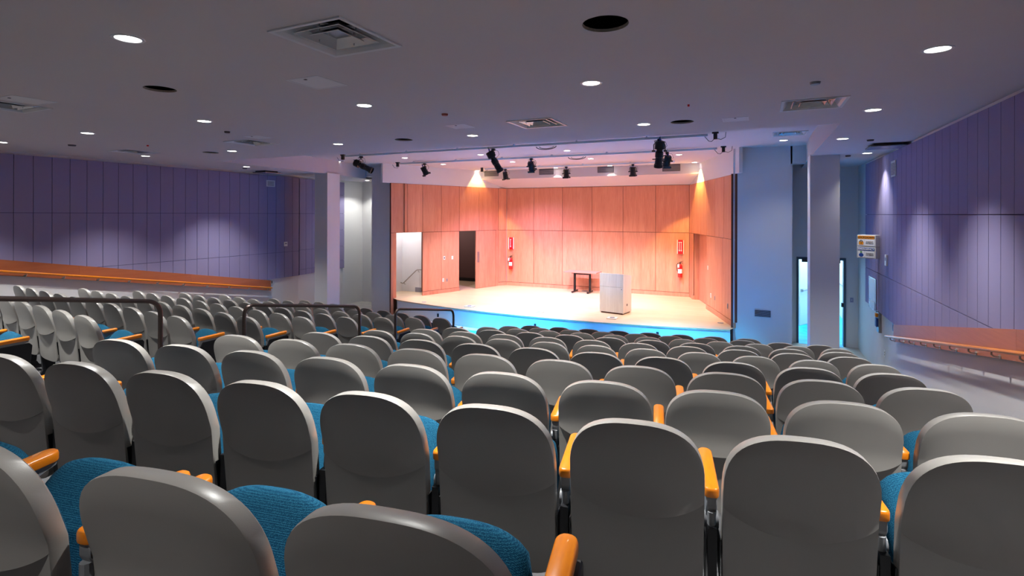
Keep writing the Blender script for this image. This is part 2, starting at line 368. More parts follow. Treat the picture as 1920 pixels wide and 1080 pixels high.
for c, t, z in spots:
    pw = P_HALL if z == CEIL else 90
    if abs(c.x-2.2) < .7 and c.y > 9: pw = 230
    if z == CEIL and -9.5 < c.x < -6: pw *= .55
    if z == CEIL and -4.5 < c.x < 2 and c.y > 3.5: pw *= .8
    lamp('SPOT', 'downlight_lamp', (c.x, c.y, z-.012), pw, (1, .99, .96), (c.x, c.y, 0), .05, 94, .85)
# extra downlight over the left recess
c = atz(653, 334, 4.43); c = Vector((-12.45, 14.55, 4.43))
t = dup(dl0, (c.x, c.y, CEIL-.001), label='lit round downlight over the bright recess left of the stage')
lamp('SPOT', 'downlight_lamp', (c.x, c.y, 4.41), 150, (1, .98, .9), (c.x, c.y, 0), .05, 120, .4)
# fill: more downlights behind the camera (same grid, out of frame)
for x, y in ((1.17, 2.09), (-1.35, 2.09), (-6.4, 2.09), (-8.93, 2.09), (-11.38, 2.09), (1.17, -.35), (-1.35, -.35), (-3.87, -.35)):
    t = dup(dl0, (x, y, CEIL), label='round downlight behind the photographer'); lamp('SPOT', 'downlight_lamp', (x, y, CEIL-.012), P_HALL*(.2 if y < 0 else 1), (1, .99, .96), (x, y, 0), .05, 94, .85)
# ---------------------------------------------------------------- walls
def quadwall(bm, a, b, z0, z1, mi=0, z1b=None):
    v = [bm.verts.new(p) for p in ((a[0], a[1], z0), (b[0], b[1], z0), (b[0], b[1], z1 if z1b is None else z1b), (a[0], a[1], z1))]
    f = bm.faces.new(v); f.material_index = mi; return f
XR = 2.23
def wallbox(name, x0, x1, y0, y1, z0, z1, mat=None, parent=None):
    bm = bmesh.new(); box(bm, x0, x1, y0, y1, z0, z1); return struct(name, bm, mat or M['white'], parent)
wr = wallbox('wall_right', XR, XR+.15, -2.2, 15.15, -.05, 4.6)
bm = bmesh.new()
prism(bm, [(-12.85, -2.2, -.05), (-12.95, 11.95, -.05), (-13.32, 14.3, -.05), (-13.32, 15.3, -.05), (-13.6, 15.3, -.05), (-13.6, -2.2, -.05)], (0, 0, 4.6))
wl = struct('wall_left', fixn(bm), M['white'])
wallbox('wall_back', -13.7, 2.4, -2.3, -2.2, -.05, 4.6)
# acoustic panelling
def board_top(Y, left): return (1.3+(11.0-Y)*.178) if left else (1.33+(11.2-Y)*.181)
def panels(side):
    left = side == 'left'
    bm = bmesh.new(); bb = bmesh.new(); g = .009; th = .05
    ends = 13.9 if not left else 11.93
    ys_ = [ends]
    y = 13.71 if not left else 11.68
    while y > -2.2: ys_.append(y); y -= .303
    for y1, y0 in zip(ys_, ys_[1:]):
        for z0, z1 in ((1.0, 2.09), (2.09, 3.255), (3.255, 4.375)):
            lo0, lo1 = z0, z0
            if z0 == 1.0:
                lo0 = max(1.325, board_top(y0, left)-.12) if y0 < 11 else 1.325; lo1 = max(1.325, board_top(y1, left)-.12) if y1 < 11.3 else 1.325
                if lo0 > z1-.02: continue
            elif z0 == 2.09:
                lo0 = max(z0, board_top(y0, left)-.12); lo1 = max(z0, board_top(y1, left)-.12)
            elif board_top(y0, left) > z0: lo0 = board_top(y0, left)-.12; lo1 = board_top(y1, left)-.12
            if not left: pts = [(XR-th, y0+g/2, lo0+g/2), (XR-th, y1-g/2, lo1+g/2), (XR-th, y1-g/2, z1-g/2), (XR-th, y0+g/2, z1-g/2)]; vec = (th-.02, 0, 0)
            else:
                xa = -12.85-.1*(y0+2.2)/14.15; xb = -12.85-.1*(y1+2.2)/14.15
                pts = [(xa+th, y0+g/2, lo0+g/2), (xb+th, y1-g/2, lo1+g/2), (xb+th, y1-g/2, z1-g/2), (xa+th, y0+g/2, z1-g/2)]; vec = (-(th-.02), 0, 0)
            prism(bm, pts, vec)
    if left:   # splayed return beyond the corner
        d = Vector((-.37, 2.35, 0)); L_ = d.length; u = d/L_; nn = Vector((u.y, -u.x, 0)); base = Vector((-12.95, 11.95, 0)); s = 0
        while s < L_-.05:
            s1 = min(s+.3, L_)
            for z0, z1 in ((1.33, 1.62), (1.62, 2.11), (2.11, 2.68), (2.68, 3.255), (3.255, 3.9), (3.9, 4.36)) if s > 1.4 else ((1.33, 1.5), (1.5, 2.11), (2.11, 3.255), (3.255, 4.36)):
                a = base+u*(s+g/2)+nn*th; b = base+u*(s1-g/2)+nn*th
                prism(bm, [(a.x, a.y, z0+g/2), (b.x, b.y, z0+g/2), (b.x, b.y, z1-g/2), (a.x, a.y, z1-g/2)], -nn*(th-.02))
            s = s1
        prism(bb, [(-12.845, -2.2, board_top(-2.2, 1)-.12), (-12.93, 10.8, 1.33), (-12.94, 11.93, 1.33), (-12.94, 11.93, 4.37), (-12.845, -2.2, 4.37)], (.022, 0, 0))
        prism(bb, [tuple(base+nn*.0+Vector((0, 0, 1.335))), tuple(base+u*L_+Vector((0, 0, 1.335))), tuple(base+u*L_+Vector((0, 0, 4.355))), tuple(base+Vector((0, 0, 4.355)))], nn*.02)
    else:
        prism(bb, [(XR-.0005, -2.2, board_top(-2.2, 0)-.12), (XR-.0005, 11.0, 1.33), (XR-.0005, 13.9, 1.33), (XR-.0005, 13.9, 4.37), (XR-.0005, -2.2, 4.37)], (-.02, 0, 0))
    p = wr if not left else wl
    o = obj('acoustic_panelling', fixn(bm), M['purple'], p); o['label'] = 'purple grooved acoustic panels'
    obj('panel_backing', fixn(bb), M['groove'], p)
panels('right'); panels('left')
# proscenium walls, columns
bm = bmesh.new()
prism(bm, [(-.53, 13.8, 0), (.735, 13.8, 0), (.735, 15.15, 0), (-.40, 15.15, 0), (-.53, 14.0, 0)], (0, 0, 4.9))
struct('wall_stage_right', fixn(bm), M['white'])
bm = bmesh.new()
prism(bm, [(-11.62, 13.8, 0), (-10.83, 13.8, 0), (-10.83, 14.0, 0), (-11.62, 14.2, 0)], (0, 0, 4.9))
box(bm, -12.0, -11.6, 13.8, 14.1, 4.49, 4.9)
struct('wall_stage_left', fixn(bm), M['white'])
bm = bmesh.new(); box(bm, .70, 1.06, 13.8, 14.1, 4.44, 4.9); struct('trim_1', bm, M['white'])   # bulkhead over the right recess
bm = bmesh.new(); box(bm, -13.4, -11.5, 15.3, 15.45, -.05, 4.6); struct('wall_left_recess', bm, M['white'])
bm = bmesh.new(); box(bm, -11.75, -11.62, 14.0, 15.3, -.05, 4.5); struct('wall_left_return', bm, M['white'])
bm = bmesh.new(); box(bm, .955, 1.46, 11.99, 12.6, -.05, 4.45); o = struct('column_right', bm, M['white'], label='white square column in front of the right doorway')
bm = bmesh.new(); prism(bm, [(-11.79, 11.49, -.05), (-11.36, 11.55, -.05), (-11.47, 12.17, -.05), (-11.9, 12.1, -.05)], (0, 0, 4.5)); struct('column_left', fixn(bm), M['white'], label='white square column between the left purple wall and the bright recess')
# right door wall
bm = bmesh.new(); box(bm, .70, .905, 15.15, 15.3, -.05, 4.6); box(bm, 1.975, 2.45, 15.15, 15.3, -.05, 4.6); box(bm, .905, 1.975, 15.15, 15.3, 2.18, 4.6); wd = struct('wall_front_right', bm, M['white'])
bm = bmesh.new()
for a in ((.905, .955, 15.12, 15.31, 0, 2.18), (1.925, 1.975, 15.12, 15.31, 0, 2.18), (.955, 1.925, 15.12, 15.31, 2.12, 2.18)): box(bm, *a)
door = struct('door_1', bm, M['door_grey'], label='slate grey steel door frame standing open behind the right column')
for x in (1.12, 1.75):
    bm = bmesh.new(); box(bm, x-.1, x+.1, 15.06, 15.12, 2.06, 2.12); obj('door_closer', bm, M['black'], door)
bm = bmesh.new(); box(bm, 1.88, 1.925, 15.1, 15.2, .98, 1.08); obj('strike', bm, M['black'], door)
# corridor beyond
bm = bmesh.new()
for a in ((.55, .65, 15.31, 27, -.05, 3), (2.42, 2.52, 15.31, 27, -.05, 3), (.55, 2.52, 27, 27.1, -.05, 3), (.55, 2.52, 15.31, 27.1, 2.75, 2.8)): box(bm, *a)
struct('wall_corridor', bm, M['white'])
bm = bmesh.new(); box(bm, .96, 1.92, 15.05, 15.31, .001, .005); box(bm, .66, 2.41, 15.311, 26.98, .001, .005); o = obj('corridor_film', bm, M['film']); tag(o, 'cyan plastic sheet covering the corridor floor beyond the right door', 'plastic sheet')
t = thing('corridor_door', 'white door leaf with a push bar standing open in the corridor', 'door', (1.12, 17.45, .01), R(62))
obj('leaf', bbox(0, .9, -.02, .02, 0, 2.1, .003), M['white'], t)
bm = bmesh.new(); tube(bm, [(.05, -.07, 1.02), (.85, -.07, 1.02)], .022, 10); box(bm, .03, .1, -.07, -.02, .98, 1.06); box(bm, .8, .87, -.07, -.02, .98, 1.06); obj('push_bar', bm, M['metalplate'], t)
bm = bmesh.new(); tube(bm, [(2.40, 15.8, 1.05), (2.40, 24, 1.05)], .018, 8); tag(obj('corridor_rail', bm, M['steel']), 'thin rail along the right wall inside the lit corridor', 'handrail')
lamp('AREA', 'corridor_panel', (1.5, 18.2, 2.7), 190, (.45, .82, 1), (1.5, 18.2, 0), sx=1.2, sy=4)
lamp('AREA', 'corridor_panel', (1.5, 23, 2.7), 110, (.85, .96, 1), (1.5, 23, 0), sx=1.2, sy=4)
# ---------------------------------------------------------------- stage
LA, LB = Vector((-10.5, 13.8, 0)), Vector((-9.0, 18.0, 0)); RA, RB = Vector((-.5, 13.8, 0)), Vector((-1.93, 18.0, 0))
BY = 18.3
def lip(x):  # curved front edge
    t = (x+5.3)/5.0; return 12.98+.62*t*t
bm = bmesh.new(); n = 40; X0, X1 = -10.45, -.58
top = [bm.verts.new((X0+(X1-X0)*i/n, lip(X0+(X1-X0)*i/n), STAGE)) for i in range(n+1)]
back = [bm.verts.new(p) for p in ((-.5, 14, STAGE), (-1.5, 18.6, STAGE), (2, 18.6, STAGE), (2, 21, STAGE), (-12.8, 21, STAGE), (-12.8, 14.1, STAGE), (-11.5, 14.05, STAGE))][:0]
outl = [(-.45, 13.95), (-.4, 18.45), (-.9, 20.5), (-12.9, 20.5), (-12.9, 15.5), (-11.5, 15.5), (-11.5, 14.22), (-10.9, 14.22), (-10.9, 13.9)]
vs = top+[bm.verts.new((x, y, STAGE)) for x, y in outl]
bm.faces.new(vs)
bmesh.ops.triangulate(bm, faces=bm.faces[:])
for f in bm.faces:
    f.normal_update()
    if f.normal.z < 0: f.normal_flip()
st = struct('stage_floor', bm, M['stage_floor'], label='pale maple stage floor')
# floor boards: plank pattern via thin strips would be overkill; nosing + face below
bm = bmesh.new()
for i in range(n):
    xa, xb = X0+(X1-X0)*i/n, X0+(X1-X0)*(i+1)/n
    quadwall(bm, (xa, lip(xa)), (xb, lip(xb)), -.02, STAGE-.03)
struct('wall_stage_face', bm, M['white'])
bm = bmesh.new()
for i in range(n):
    xa, xb = X0+(X1-X0)*i/n, X0+(X1-X0)*(i+1)/n
    quadwall(bm, (xa, lip(xa)-.02), (xb, lip(xb)-.02), STAGE-.035, STAGE+.001)
    a = [bm.verts.new(p) for p in ((xa, lip(xa)-.02, STAGE+.001), (xb, lip(xb)-.02, STAGE+.001), (xb, lip(xb)+.06, STAGE+.001), (xa, lip(xa)+.06, STAGE+.001))]; bm.faces.new(a)
obj('nosing', bm, M['stage_floor'], st)
# wood panelled walls. helper: panels on a vertical plane given 2d line a->b, list of (s0,s1,z0,z1)
def wood_wall(name, a, b, cells, th=.03, gap=.014, backing=True, mat='wood', flip=False, label=None):
    d = (b-a); Ln = d.length; u = d/Ln; nn = Vector((u.y, -u.x, 0))
    if flip: nn = -nn
    bm = bmesh.new(); bb = bmesh.new()
    for s0, s1, z0, z1 in cells:
        p = [a+u*(s0+gap/2)+Vector((0, 0, z0+gap/2)), a+u*(s1-gap/2)+Vector((0, 0, z0+gap/2)), a+u*(s1-gap/2)+Vector((0, 0, z1-gap/2)), a+u*(s0+gap/2)+Vector((0, 0, z1-gap/2))]
        prism(bm, p, -nn*th)
        q = [a+u*s0+Vector((0, 0, z0)), a+u*s1+Vector((0, 0, z0)), a+u*s1+Vector((0, 0, z1)), a+u*s0+Vector((0, 0, z1))]
        prism(bb, [x-nn*.012 for x in q], -nn*.06)
    o = struct(name, fixn(bm), M[mat], label=label)
    obj('panel_backing', fixn(bb), M['wood_dark'], o)
    return o, u, nn
# back wall (room-facing normal is -Y)
bx = [-8.80, -7.66, -6.52, -5.39, -4.27, -3.15, -2.05]
cells = []
for x0, x1 in zip(bx, bx[1:]): cells += [(x0+8.80, x1+8.80, STAGE+.13, JOINT), (x0+8.80, x1+8.80, JOINT, WOODTOP)]
wood_wall('wall_stage_back', Vector((-8.80, BY, 0)), Vector((-2.05, BY, 0)), cells, label='cherry wood panelled back wall of the stage')
bm = bmesh.new(); box(bm, -8.80, -2.05, BY-.018, BY+.02, STAGE, STAGE+.125); struct('baseboard_back', bm, M['wood'])
bm = bmesh.new(); box(bm, -9.6, -1.2, BY+.05, BY+.15, 0, 5.2); struct('wall_building_back', bm, M['white'])
# left stage wall: s measured from LA
def sOn(A, B, px, py=440):
    d = B-A; N_ = Vector((-d.y, d.x, 0)); r = ray(px, py); t = A.dot(N_)/(r.x*N_.x+r.y*N_.y); p = Vector((r.x*t, r.y*t, 0)); return (p-A).dot(d.normalized()), r.z*t+EZ
uL = (LB-LA).normalized(); uR = (RB-RA).normalized()
sl = {px: sOn(LA, LB, px)[0] for px in (733, 738, 764, 792.5, 827.5, 861, 893, 898, 929.5, 934.5)}
cells = []
top = [sl[733]+.0, sl[764], sl[792.5], sl[827.5], sl[861], sl[898], sl[934.5]]
for a, b in zip(top, top[1:]): cells.append((a, b, JOINT, WOODTOP))
cells += [(sl[792.5], sl[827.5], STAGE+.13, JOINT), (sl[827.5], sl[861], STAGE+.13, JOINT), (sl[733], sl[738], 0, JOINT)]
wlS, uu, nnL = wood_wall('wall_stage_side_left', LA, LB, cells, flip=False, label='cherry wood panelled left side wall of the stage')
def on(A, u, s, z, off=0, nn=Vector((0, 0, 0))): p = A+u*s+nn*off; return Vector((p.x, p.y, z))
bm = bmesh.new(); prism(bm, [on(LA, uL, sl[792.5], STAGE, .018, nnL), on(LA, uL, sl[861], STAGE, .018, nnL), on(LA, uL, sl[861], STAGE+.125, .018, nnL), on(LA, uL, sl[792.5], STAGE+.125, .018, nnL)], -nnL*.05)
struct('baseboard_left', fixn(bm), M['wood'])
# white upper side walls above wood
for nm, A, B, nn in (('wall_stage_upper_left', LA, LB, nnL),):
    bm = bmesh.new(); prism(bm, [on(A, uL, -.6, WOODTOP, -.01, nn), on(A, uL, 4.9, WOODTOP, -.01, nn), on(A, uL, 4.9, RAISED, -.01, nn), on(A, uL, -.6, RAISED, -.01, nn)], -nn*.1)
    struct(nm, fixn(bm), M['white'])
# jamb from proscenium edge to left wall start
# closed door leaf in the left wall
t = thing('stage_door', 'closed cherry wood door leaf in the left stage wall, right of the dark opening', 'door', tuple(on(LA, uL, sl[893], STAGE+.01)), math.atan2(uL.y, uL.x))
wd_ = sl[929.5]-sl[893]
obj('leaf', bbox(0, wd_-.005, .01, .055, 0, 2.12, .003), M['wood'], t)
bm = bmesh.new(); box(bm, .06, .16, .001, .0098, .95, 1.35); obj('pull_plate', bm, M['metalplate'], t)
# opening reveal + small return wood
wood_wall('wall_stage_corner_left', on(LA, uL, sl[934.5], 0), Vector((-8.80, BY, 0)), [(0, (Vector((-8.80, BY, 0))-on(LA, uL, sl[934.5], 0)).length, STAGE+.13, JOINT), (0, (Vector((-8.80, BY, 0))-on(LA, uL, sl[934.5], 0)).length, JOINT, WOODTOP)])
bm = bmesh.new(); p = on(LA, uL, sl[934.5], STAGE); q = Vector((-8.80, BY, STAGE)); prism(bm, [p, q, q+Vector((0, 0, .125)), p+Vector((0, 0, .125))], (.02, .005, 0)); struct('baseboard_corner', fixn(bm), M['wood'])
bm = bmesh.new(); prism(bm, [on(LA, uL, sl[929.5], STAGE), on(LA, uL, sl[934.5], STAGE), on(LA, uL, sl[934.5], JOINT), on(LA, uL, sl[929.5], JOINT)], -nnL*.12); struct('trim_2', fixn(bm), M['wood'])
bm = bmesh.new(); prism(bm, [on(LA, uL, sl[861]-.03, STAGE, -.031, nnL), on(LA, uL, sl[861], STAGE, -.031, nnL), on(LA, uL, sl[861], JOINT, -.031, nnL), on(LA, uL, sl[861]-.03, JOINT, -.031, nnL)], -nnL*.12); struct('trim_3', fixn(bm), M['wood_dark'])
# dark room behind left opening
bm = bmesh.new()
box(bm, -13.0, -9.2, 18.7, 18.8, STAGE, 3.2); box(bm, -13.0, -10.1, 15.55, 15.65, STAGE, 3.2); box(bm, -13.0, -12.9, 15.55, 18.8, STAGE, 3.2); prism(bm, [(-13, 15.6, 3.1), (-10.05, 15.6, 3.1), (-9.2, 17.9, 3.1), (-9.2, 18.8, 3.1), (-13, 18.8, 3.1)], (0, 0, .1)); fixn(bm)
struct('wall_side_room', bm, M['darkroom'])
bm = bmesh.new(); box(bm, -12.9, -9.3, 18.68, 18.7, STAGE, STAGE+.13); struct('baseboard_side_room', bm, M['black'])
# white stair hall behind the first left opening
hall0 = atz(738, 557.5, STAGE); hall1 = atz(778, 553, STAGE)
bm = bmesh.new(); box(bm, -11.5, -10.06, 15.3, 15.4, STAGE-.5, 4.2); struct('wall_stair_hall', bm, M['white'])
bm = bmesh.new(); box(bm, -11.62, -11.5, 14.22, 15.3, STAGE-.5, 4.2); struct('wall_stair_side', bm, M['white'])
bm = bmesh.new(); prism(bm, [(-11.5, 14.22, 3.9), (-10.42, 14.22, 3.9), (-10.06, 15.3, 3.9), (-11.5, 15.3, 3.9)], (0, 0, .06)); struct('ceiling_stair_hall', fixn(bm), M['ceiling'])
hp = lambda px, py: atY(px, py, 15.3)
bm = bmesh.new(); a = hp(779, 548); b = hp(793, 552)
box(bm, a.x, a.x+.6, 15.28, 15.3, STAGE, STAGE+.16); struct('baseboard_stair_hall', bm, M['rawboard'])
t = thing('stair_handrail', 'bronze wall handrail sloping down inside the white stair hall', 'handrail', (0, 0, 0))
bm = bmesh.new(); h0 = hp(754, 529); h1 = hp(758, 531); h2 = hp(784, 505.5); h3 = hp(794, 505.3)
for v in (h0, h1, h2, h3): v.y -= .08
tube(bm, [h0]+arc_pts(h0, h1, h2, .04, 3)+arc_pts(h1, h2, h3, .05, 4)+[h3], .02, 8); obj('rail', bm, M['steel'], t)
for v in (h1+(h2-h1)*.1, h2+Vector((.06, 0, 0))):
    bm = bmesh.new(); tube(bm, [v, v+Vector((0, 0, -.06)), v+Vector((0, .07, -.08))], .01, 6); obj('bracket', bm, M['steel'], t)
t = thing('wall_grille', 'small grey return grille low on the stair hall wall', 'vent', tuple(hp(742, 526)+Vector((0, -.001, 0))))
obj('frame', bbox(-.16, .16, -.012, 0, -.12, .12, .002), M['diff'], t)
bm = bmesh.new()
for k in range(9): box(bm, -.13, .13, -.018, -.0125, -.1+.022*k, -.088+.022*k)
obj('slats', bm, M['grille'], t)
lamp('POINT', 'side_room_added_fill', (-11.2, 17.4, 2.9), 70, (1, .9, .85), size=.1)  # added fill for the side room, standing in for stage light spill
lamp('AREA', 'stair_hall_panel', (-11.0, 14.75, 3.88), 60, (1, .99, .97), (-11.0, 14.75, 0), sx=.7, sy=.6)
# right stage wall
sr = {px: sOn(RA, RB, px)[0] for px in (1371, 1358, 1354, 1340, 1325, 1314, 1300, 1295)}
sr[1371] = -.02
topr = [sr[1371], sr[1358]+.05, sr[1340], sr[1325], sr[1314], sr[1300]]
cells = [(a, b, JOINT, WOODTOP) for a, b in zip(topr, topr[1:])]+[(sr[1300], (RB-RA).length, JOINT, WOODTOP), (sr[1371], sr[1354], STAGE+.13, JOINT), (sr[1354], sr[1340], STAGE+.13, JOINT), (sr[1340], sr[1325], STAGE+.13, JOINT), (sr[1300], (RB-RA).length, STAGE+.13, JOINT)]
wrS, uu, nnR = wood_wall('wall_stage_side_right', RA, RB, cells, flip=True, label='cherry wood panelled right side wall of the stage')
bm = bmesh.new(); prism(bm, [on(RA, uR, -.02, STAGE, .02, nnR), on(RA, uR, sr[1325], STAGE, .02, nnR), on(RA, uR, sr[1325], STAGE+.125, .02, nnR), on(RA, uR, -.02, STAGE+.125, .02, nnR)], -nnR*.05)
prism(bm, [on(RA, uR, sr[1300], STAGE, .02, nnR), on(RA, uR, (RB-RA).length, STAGE, .02, nnR), on(RA, uR, (RB-RA).length, STAGE+.125, .02, nnR), on(RA, uR, sr[1300], STAGE+.125, .02, nnR)], -nnR*.05)
struct('baseboard_right', fixn(bm), M['wood'])
bm = bmesh.new(); prism(bm, [on(RA, uR, -.3, WOODTOP, -.01, nnR), on(RA, uR, 4.9, WOODTOP, -.01, nnR), on(RA, uR, 4.9, RAISED, -.01, nnR), on(RA, uR, -.3, RAISED, -.01, nnR)], -nnR*.08)
struct('wall_stage_upper_right', fixn(bm), M['white'])
wood_wall('wall_stage_corner_right', Vector((-2.05, BY, 0)), RB, [(0, (RB-Vector((-2.05, BY, 0))).length, STAGE, JOINT), (0, (RB-Vector((-2.05, BY, 0))).length, JOINT, WOODTOP)])
bm = bmesh.new(); prism(bm, [on(RA, uR, sr[1300], STAGE, -.031, nnR), on(RA, uR, sr[1300]-.03, STAGE, -.031, nnR), on(RA, uR, sr[1300]-.03, JOINT, -.031, nnR), on(RA, uR, sr[1300], JOINT, -.031, nnR)], -nnR*.35); struct('trim_4', fixn(bm), M['wood'])
a = on(RA, uR, sr[1300]-.02, STAGE+.01, -.20, nnR)
t = thing('recessed_door', 'dark cherry door standing in the narrow opening of the right stage wall', 'door', tuple(a), math.atan2(-uR.y, -uR.x))
obj('leaf', bbox(0, 1.75, -.022, .022, 0, 2.12, .003), M['wood'], t)
bm = bmesh.new(); box(bm, .35, .45, 15.2, 18.6, STAGE, 3.2); box(bm, -1.3, .45, 18.6, 18.7, STAGE, 3.2); struct('wall_right_wing', bm, M['darkroom'])
# bronze/wood corner strips at proscenium edges
bm = bmesh.new(); box(bm, -.575, -.53, 13.79, 14.02, -.02, WOODTOP); struct('trim_5', bm, M['wood_dark'])
bm = bmesh.new(); box(bm, -10.86, -10.74, 13.79, 13.97, -.02, WOODTOP); struct('trim_6', bm, M['wood'])
bm = bmesh.new(); prism(bm, [(-10.86, 13.97, 2.64), (-10.4, 13.97, 2.64), (-10.4, 13.97, WOODTOP), (-10.86, 13.97, WOODTOP)], (0, .02, 0)); struct('trim_7', fixn(bm), M['wood'])
bm = bmesh.new(); box(bm, -10.86, -10.5, 13.9, 14.0, WOODTOP, RAISED); struct('trim_8', bm, M['white'])
# bulkhead over the stage with sloped soffit
bm = bmesh.new(); v = [(-10.3, 17.2, 4.53), (-1.2, 17.2, 4.53), (-1.2, 17.2, RAISED), (-10.3, 17.2, RAISED)]
bm.faces.new([bm.verts.new(p) for p in v])
bm.faces.new([bm.verts.new(p) for p in ((-10.3, 17.2, 4.53), (-9.6, BY, WOODTOP+.01), (-1.2, BY, WOODTOP+.01), (-1.2, 17.2, 4.53))])
struct('ceiling_bulkhead', bm, M['ceiling'])
for (a, b), lab in ((((908.5, 319.5), (935, 330)), 'leftmost return grille on the bulkhead above the stage'), (((1011, 317), (1038, 327)), 'grey grille on the bulkhead, second from left'), (((1120.5, 312.5), (1151, 323)), 'grey grille on the bulkhead lit by a light scallop'), (((1242, 308.5), (1275.5, 320.5)), 'rightmost bulkhead grille behind the double spotlight')):
    p, q = atY(*a, 17.2), atY(*b, 17.2); w = (q.x-p.x)/2; h = (p.z-q.z)/2
    t = thing('bulkhead_grille', lab, 'vent', ((p.x+q.x)/2, 17.199, (p.z+q.z)/2), 0, 'bulkhead grilles')
    obj('frame', bbox(-w, w, -.01, 0, -h, h, .002), M['vent_dark'], t)
    bm = bmesh.new()
    for k in range(7): box(bm, -w+.015, w-.015, -.016, -.0105, -h+.02+k*(2*h-.04)/7, -h+.03+k*(2*h-.04)/7)
    obj('slats', bm, M['grille'], t)
for (px, py), lab in (((980, 342), 'small brown slot cap in the stage soffit, left'), ((1203, 338), 'small brown slot cap in the stage soffit, right')):
    z = 4.35; p = atz(px, py, z); s = (p.y-17.2)/(BY-17.2); z = 4.53-(4.53-WOODTOP)*max(0, min(1, s)); p = atz(px, py, z)
    bm = bmesh.new(); cyl(bm, 0, 0, -.045, .01, .06, 16); o = obj('ceiling_sprinkler', bm, M['brown_disc']); o.location = (p.x, p.y, 4.53-(4.53-WOODTOP)*(p.y-17.2)/(BY-17.2)); tag(o, lab, 'ceiling sprinkler')
# ---------------------------------------------------------------- lighting struts and stage lights
RZ = 4.80
def strut(a, b, lab, plug_end=True):
    a, b = Vector(a), Vector(b); d = (b-a); L_ = d.length; ang = math.atan2(d.y, d.x)
    t = thing('lighting_strut', lab, 'lighting rail', tuple(a), ang, 'ceiling lighting struts')
    obj('channel', bbox(0, L_, -.03, .03, -.025, .025, .003), M['track'], t)
    bm = bmesh.new(); k = .5
    while k < L_: box(bm, k-.02, k+.02, -.02, .02, .026, .049); k += 1.5
    obj('clip', bm, M['track'], t)
    for s in ((-1, 1) if plug_end else ()):
        x = -.1 if s < 0 else L_+.14
        bm = bmesh.new(); box(bm, x-.035, x+.035, -.03, .03, -.09, .045); box(bm, x-.06, x+.06, -.035, .035, .02, .049); obj('power_box', bm, M['black'], t)
        bm = bmesh.new(); tube(bm, [(x, 0, -.06), (x-.04*s-.03, 0, -.13), (x-.12*1, 0, -.12), (x-.2, 0, -.02)], .006, 6)
        if s > 0: tube(bm, [(x, 0, -.07), (x+.1, 0, -.1), (x+.18, 0, -.06), (x+.19, 0, .04)], .006, 6)
        obj('cable', bm, M['black'], t)
    return t
s1a, s1b = atz(632, 290.5, RZ), atz(1329, 253.5, RZ); s2a, s2b = atz(737, 305, RZ), atz(1343, 279, RZ); s3a, s3b = atz(905, 316, RZ), atz(1300, 300, RZ)
s1 = strut((-10.05, 10.88, RZ), (-.88, 10.88, RZ), 'long grey ceiling strut nearest the camera carrying three long spotlights')
s2 = strut((-10.0, 13.2, RZ), (-.86, 13.2, RZ), 'second grey ceiling strut carrying the lit short spotlights')
s3 = strut((-8.5, 15.95, RZ), (-2.2, 15.95, RZ), 'furthest thin strut close to the bulkhead', False)
for tgt, x0, lab in ((s1, 5.79, 'coil of black cable hung under the nearest strut'), (s2, 5.7, 'coil of grey cable hung under the second strut')):
    bm = bmesh.new(); tube(bm, [(x0+.24*math.cos(a)*1.0, 0, -.04-.07*math.sin(a)) for a in [math.pi*i/12 for i in range(13)]], .009, 6)
    tube(bm, [(x0+.17*math.cos(a), .02, -.04-.05*math.sin(a)) for a in [math.pi*i/12 for i in range(13)]], .007, 6)
    o = obj('cable_coil', bm, M['black']); o.location = tgt.location; tag(o, lab, 'cable')
M['bp'] = plain('blue_plug', srgb(30, 60, 190), .4)
M['added_blue_lens'] = plain('added_blue_lens_glow', (.1, .4, 1, 1), .3, emit=(.15, .5, 1, 1), estr=6)  # blue glow added to long spotlights that look unlit
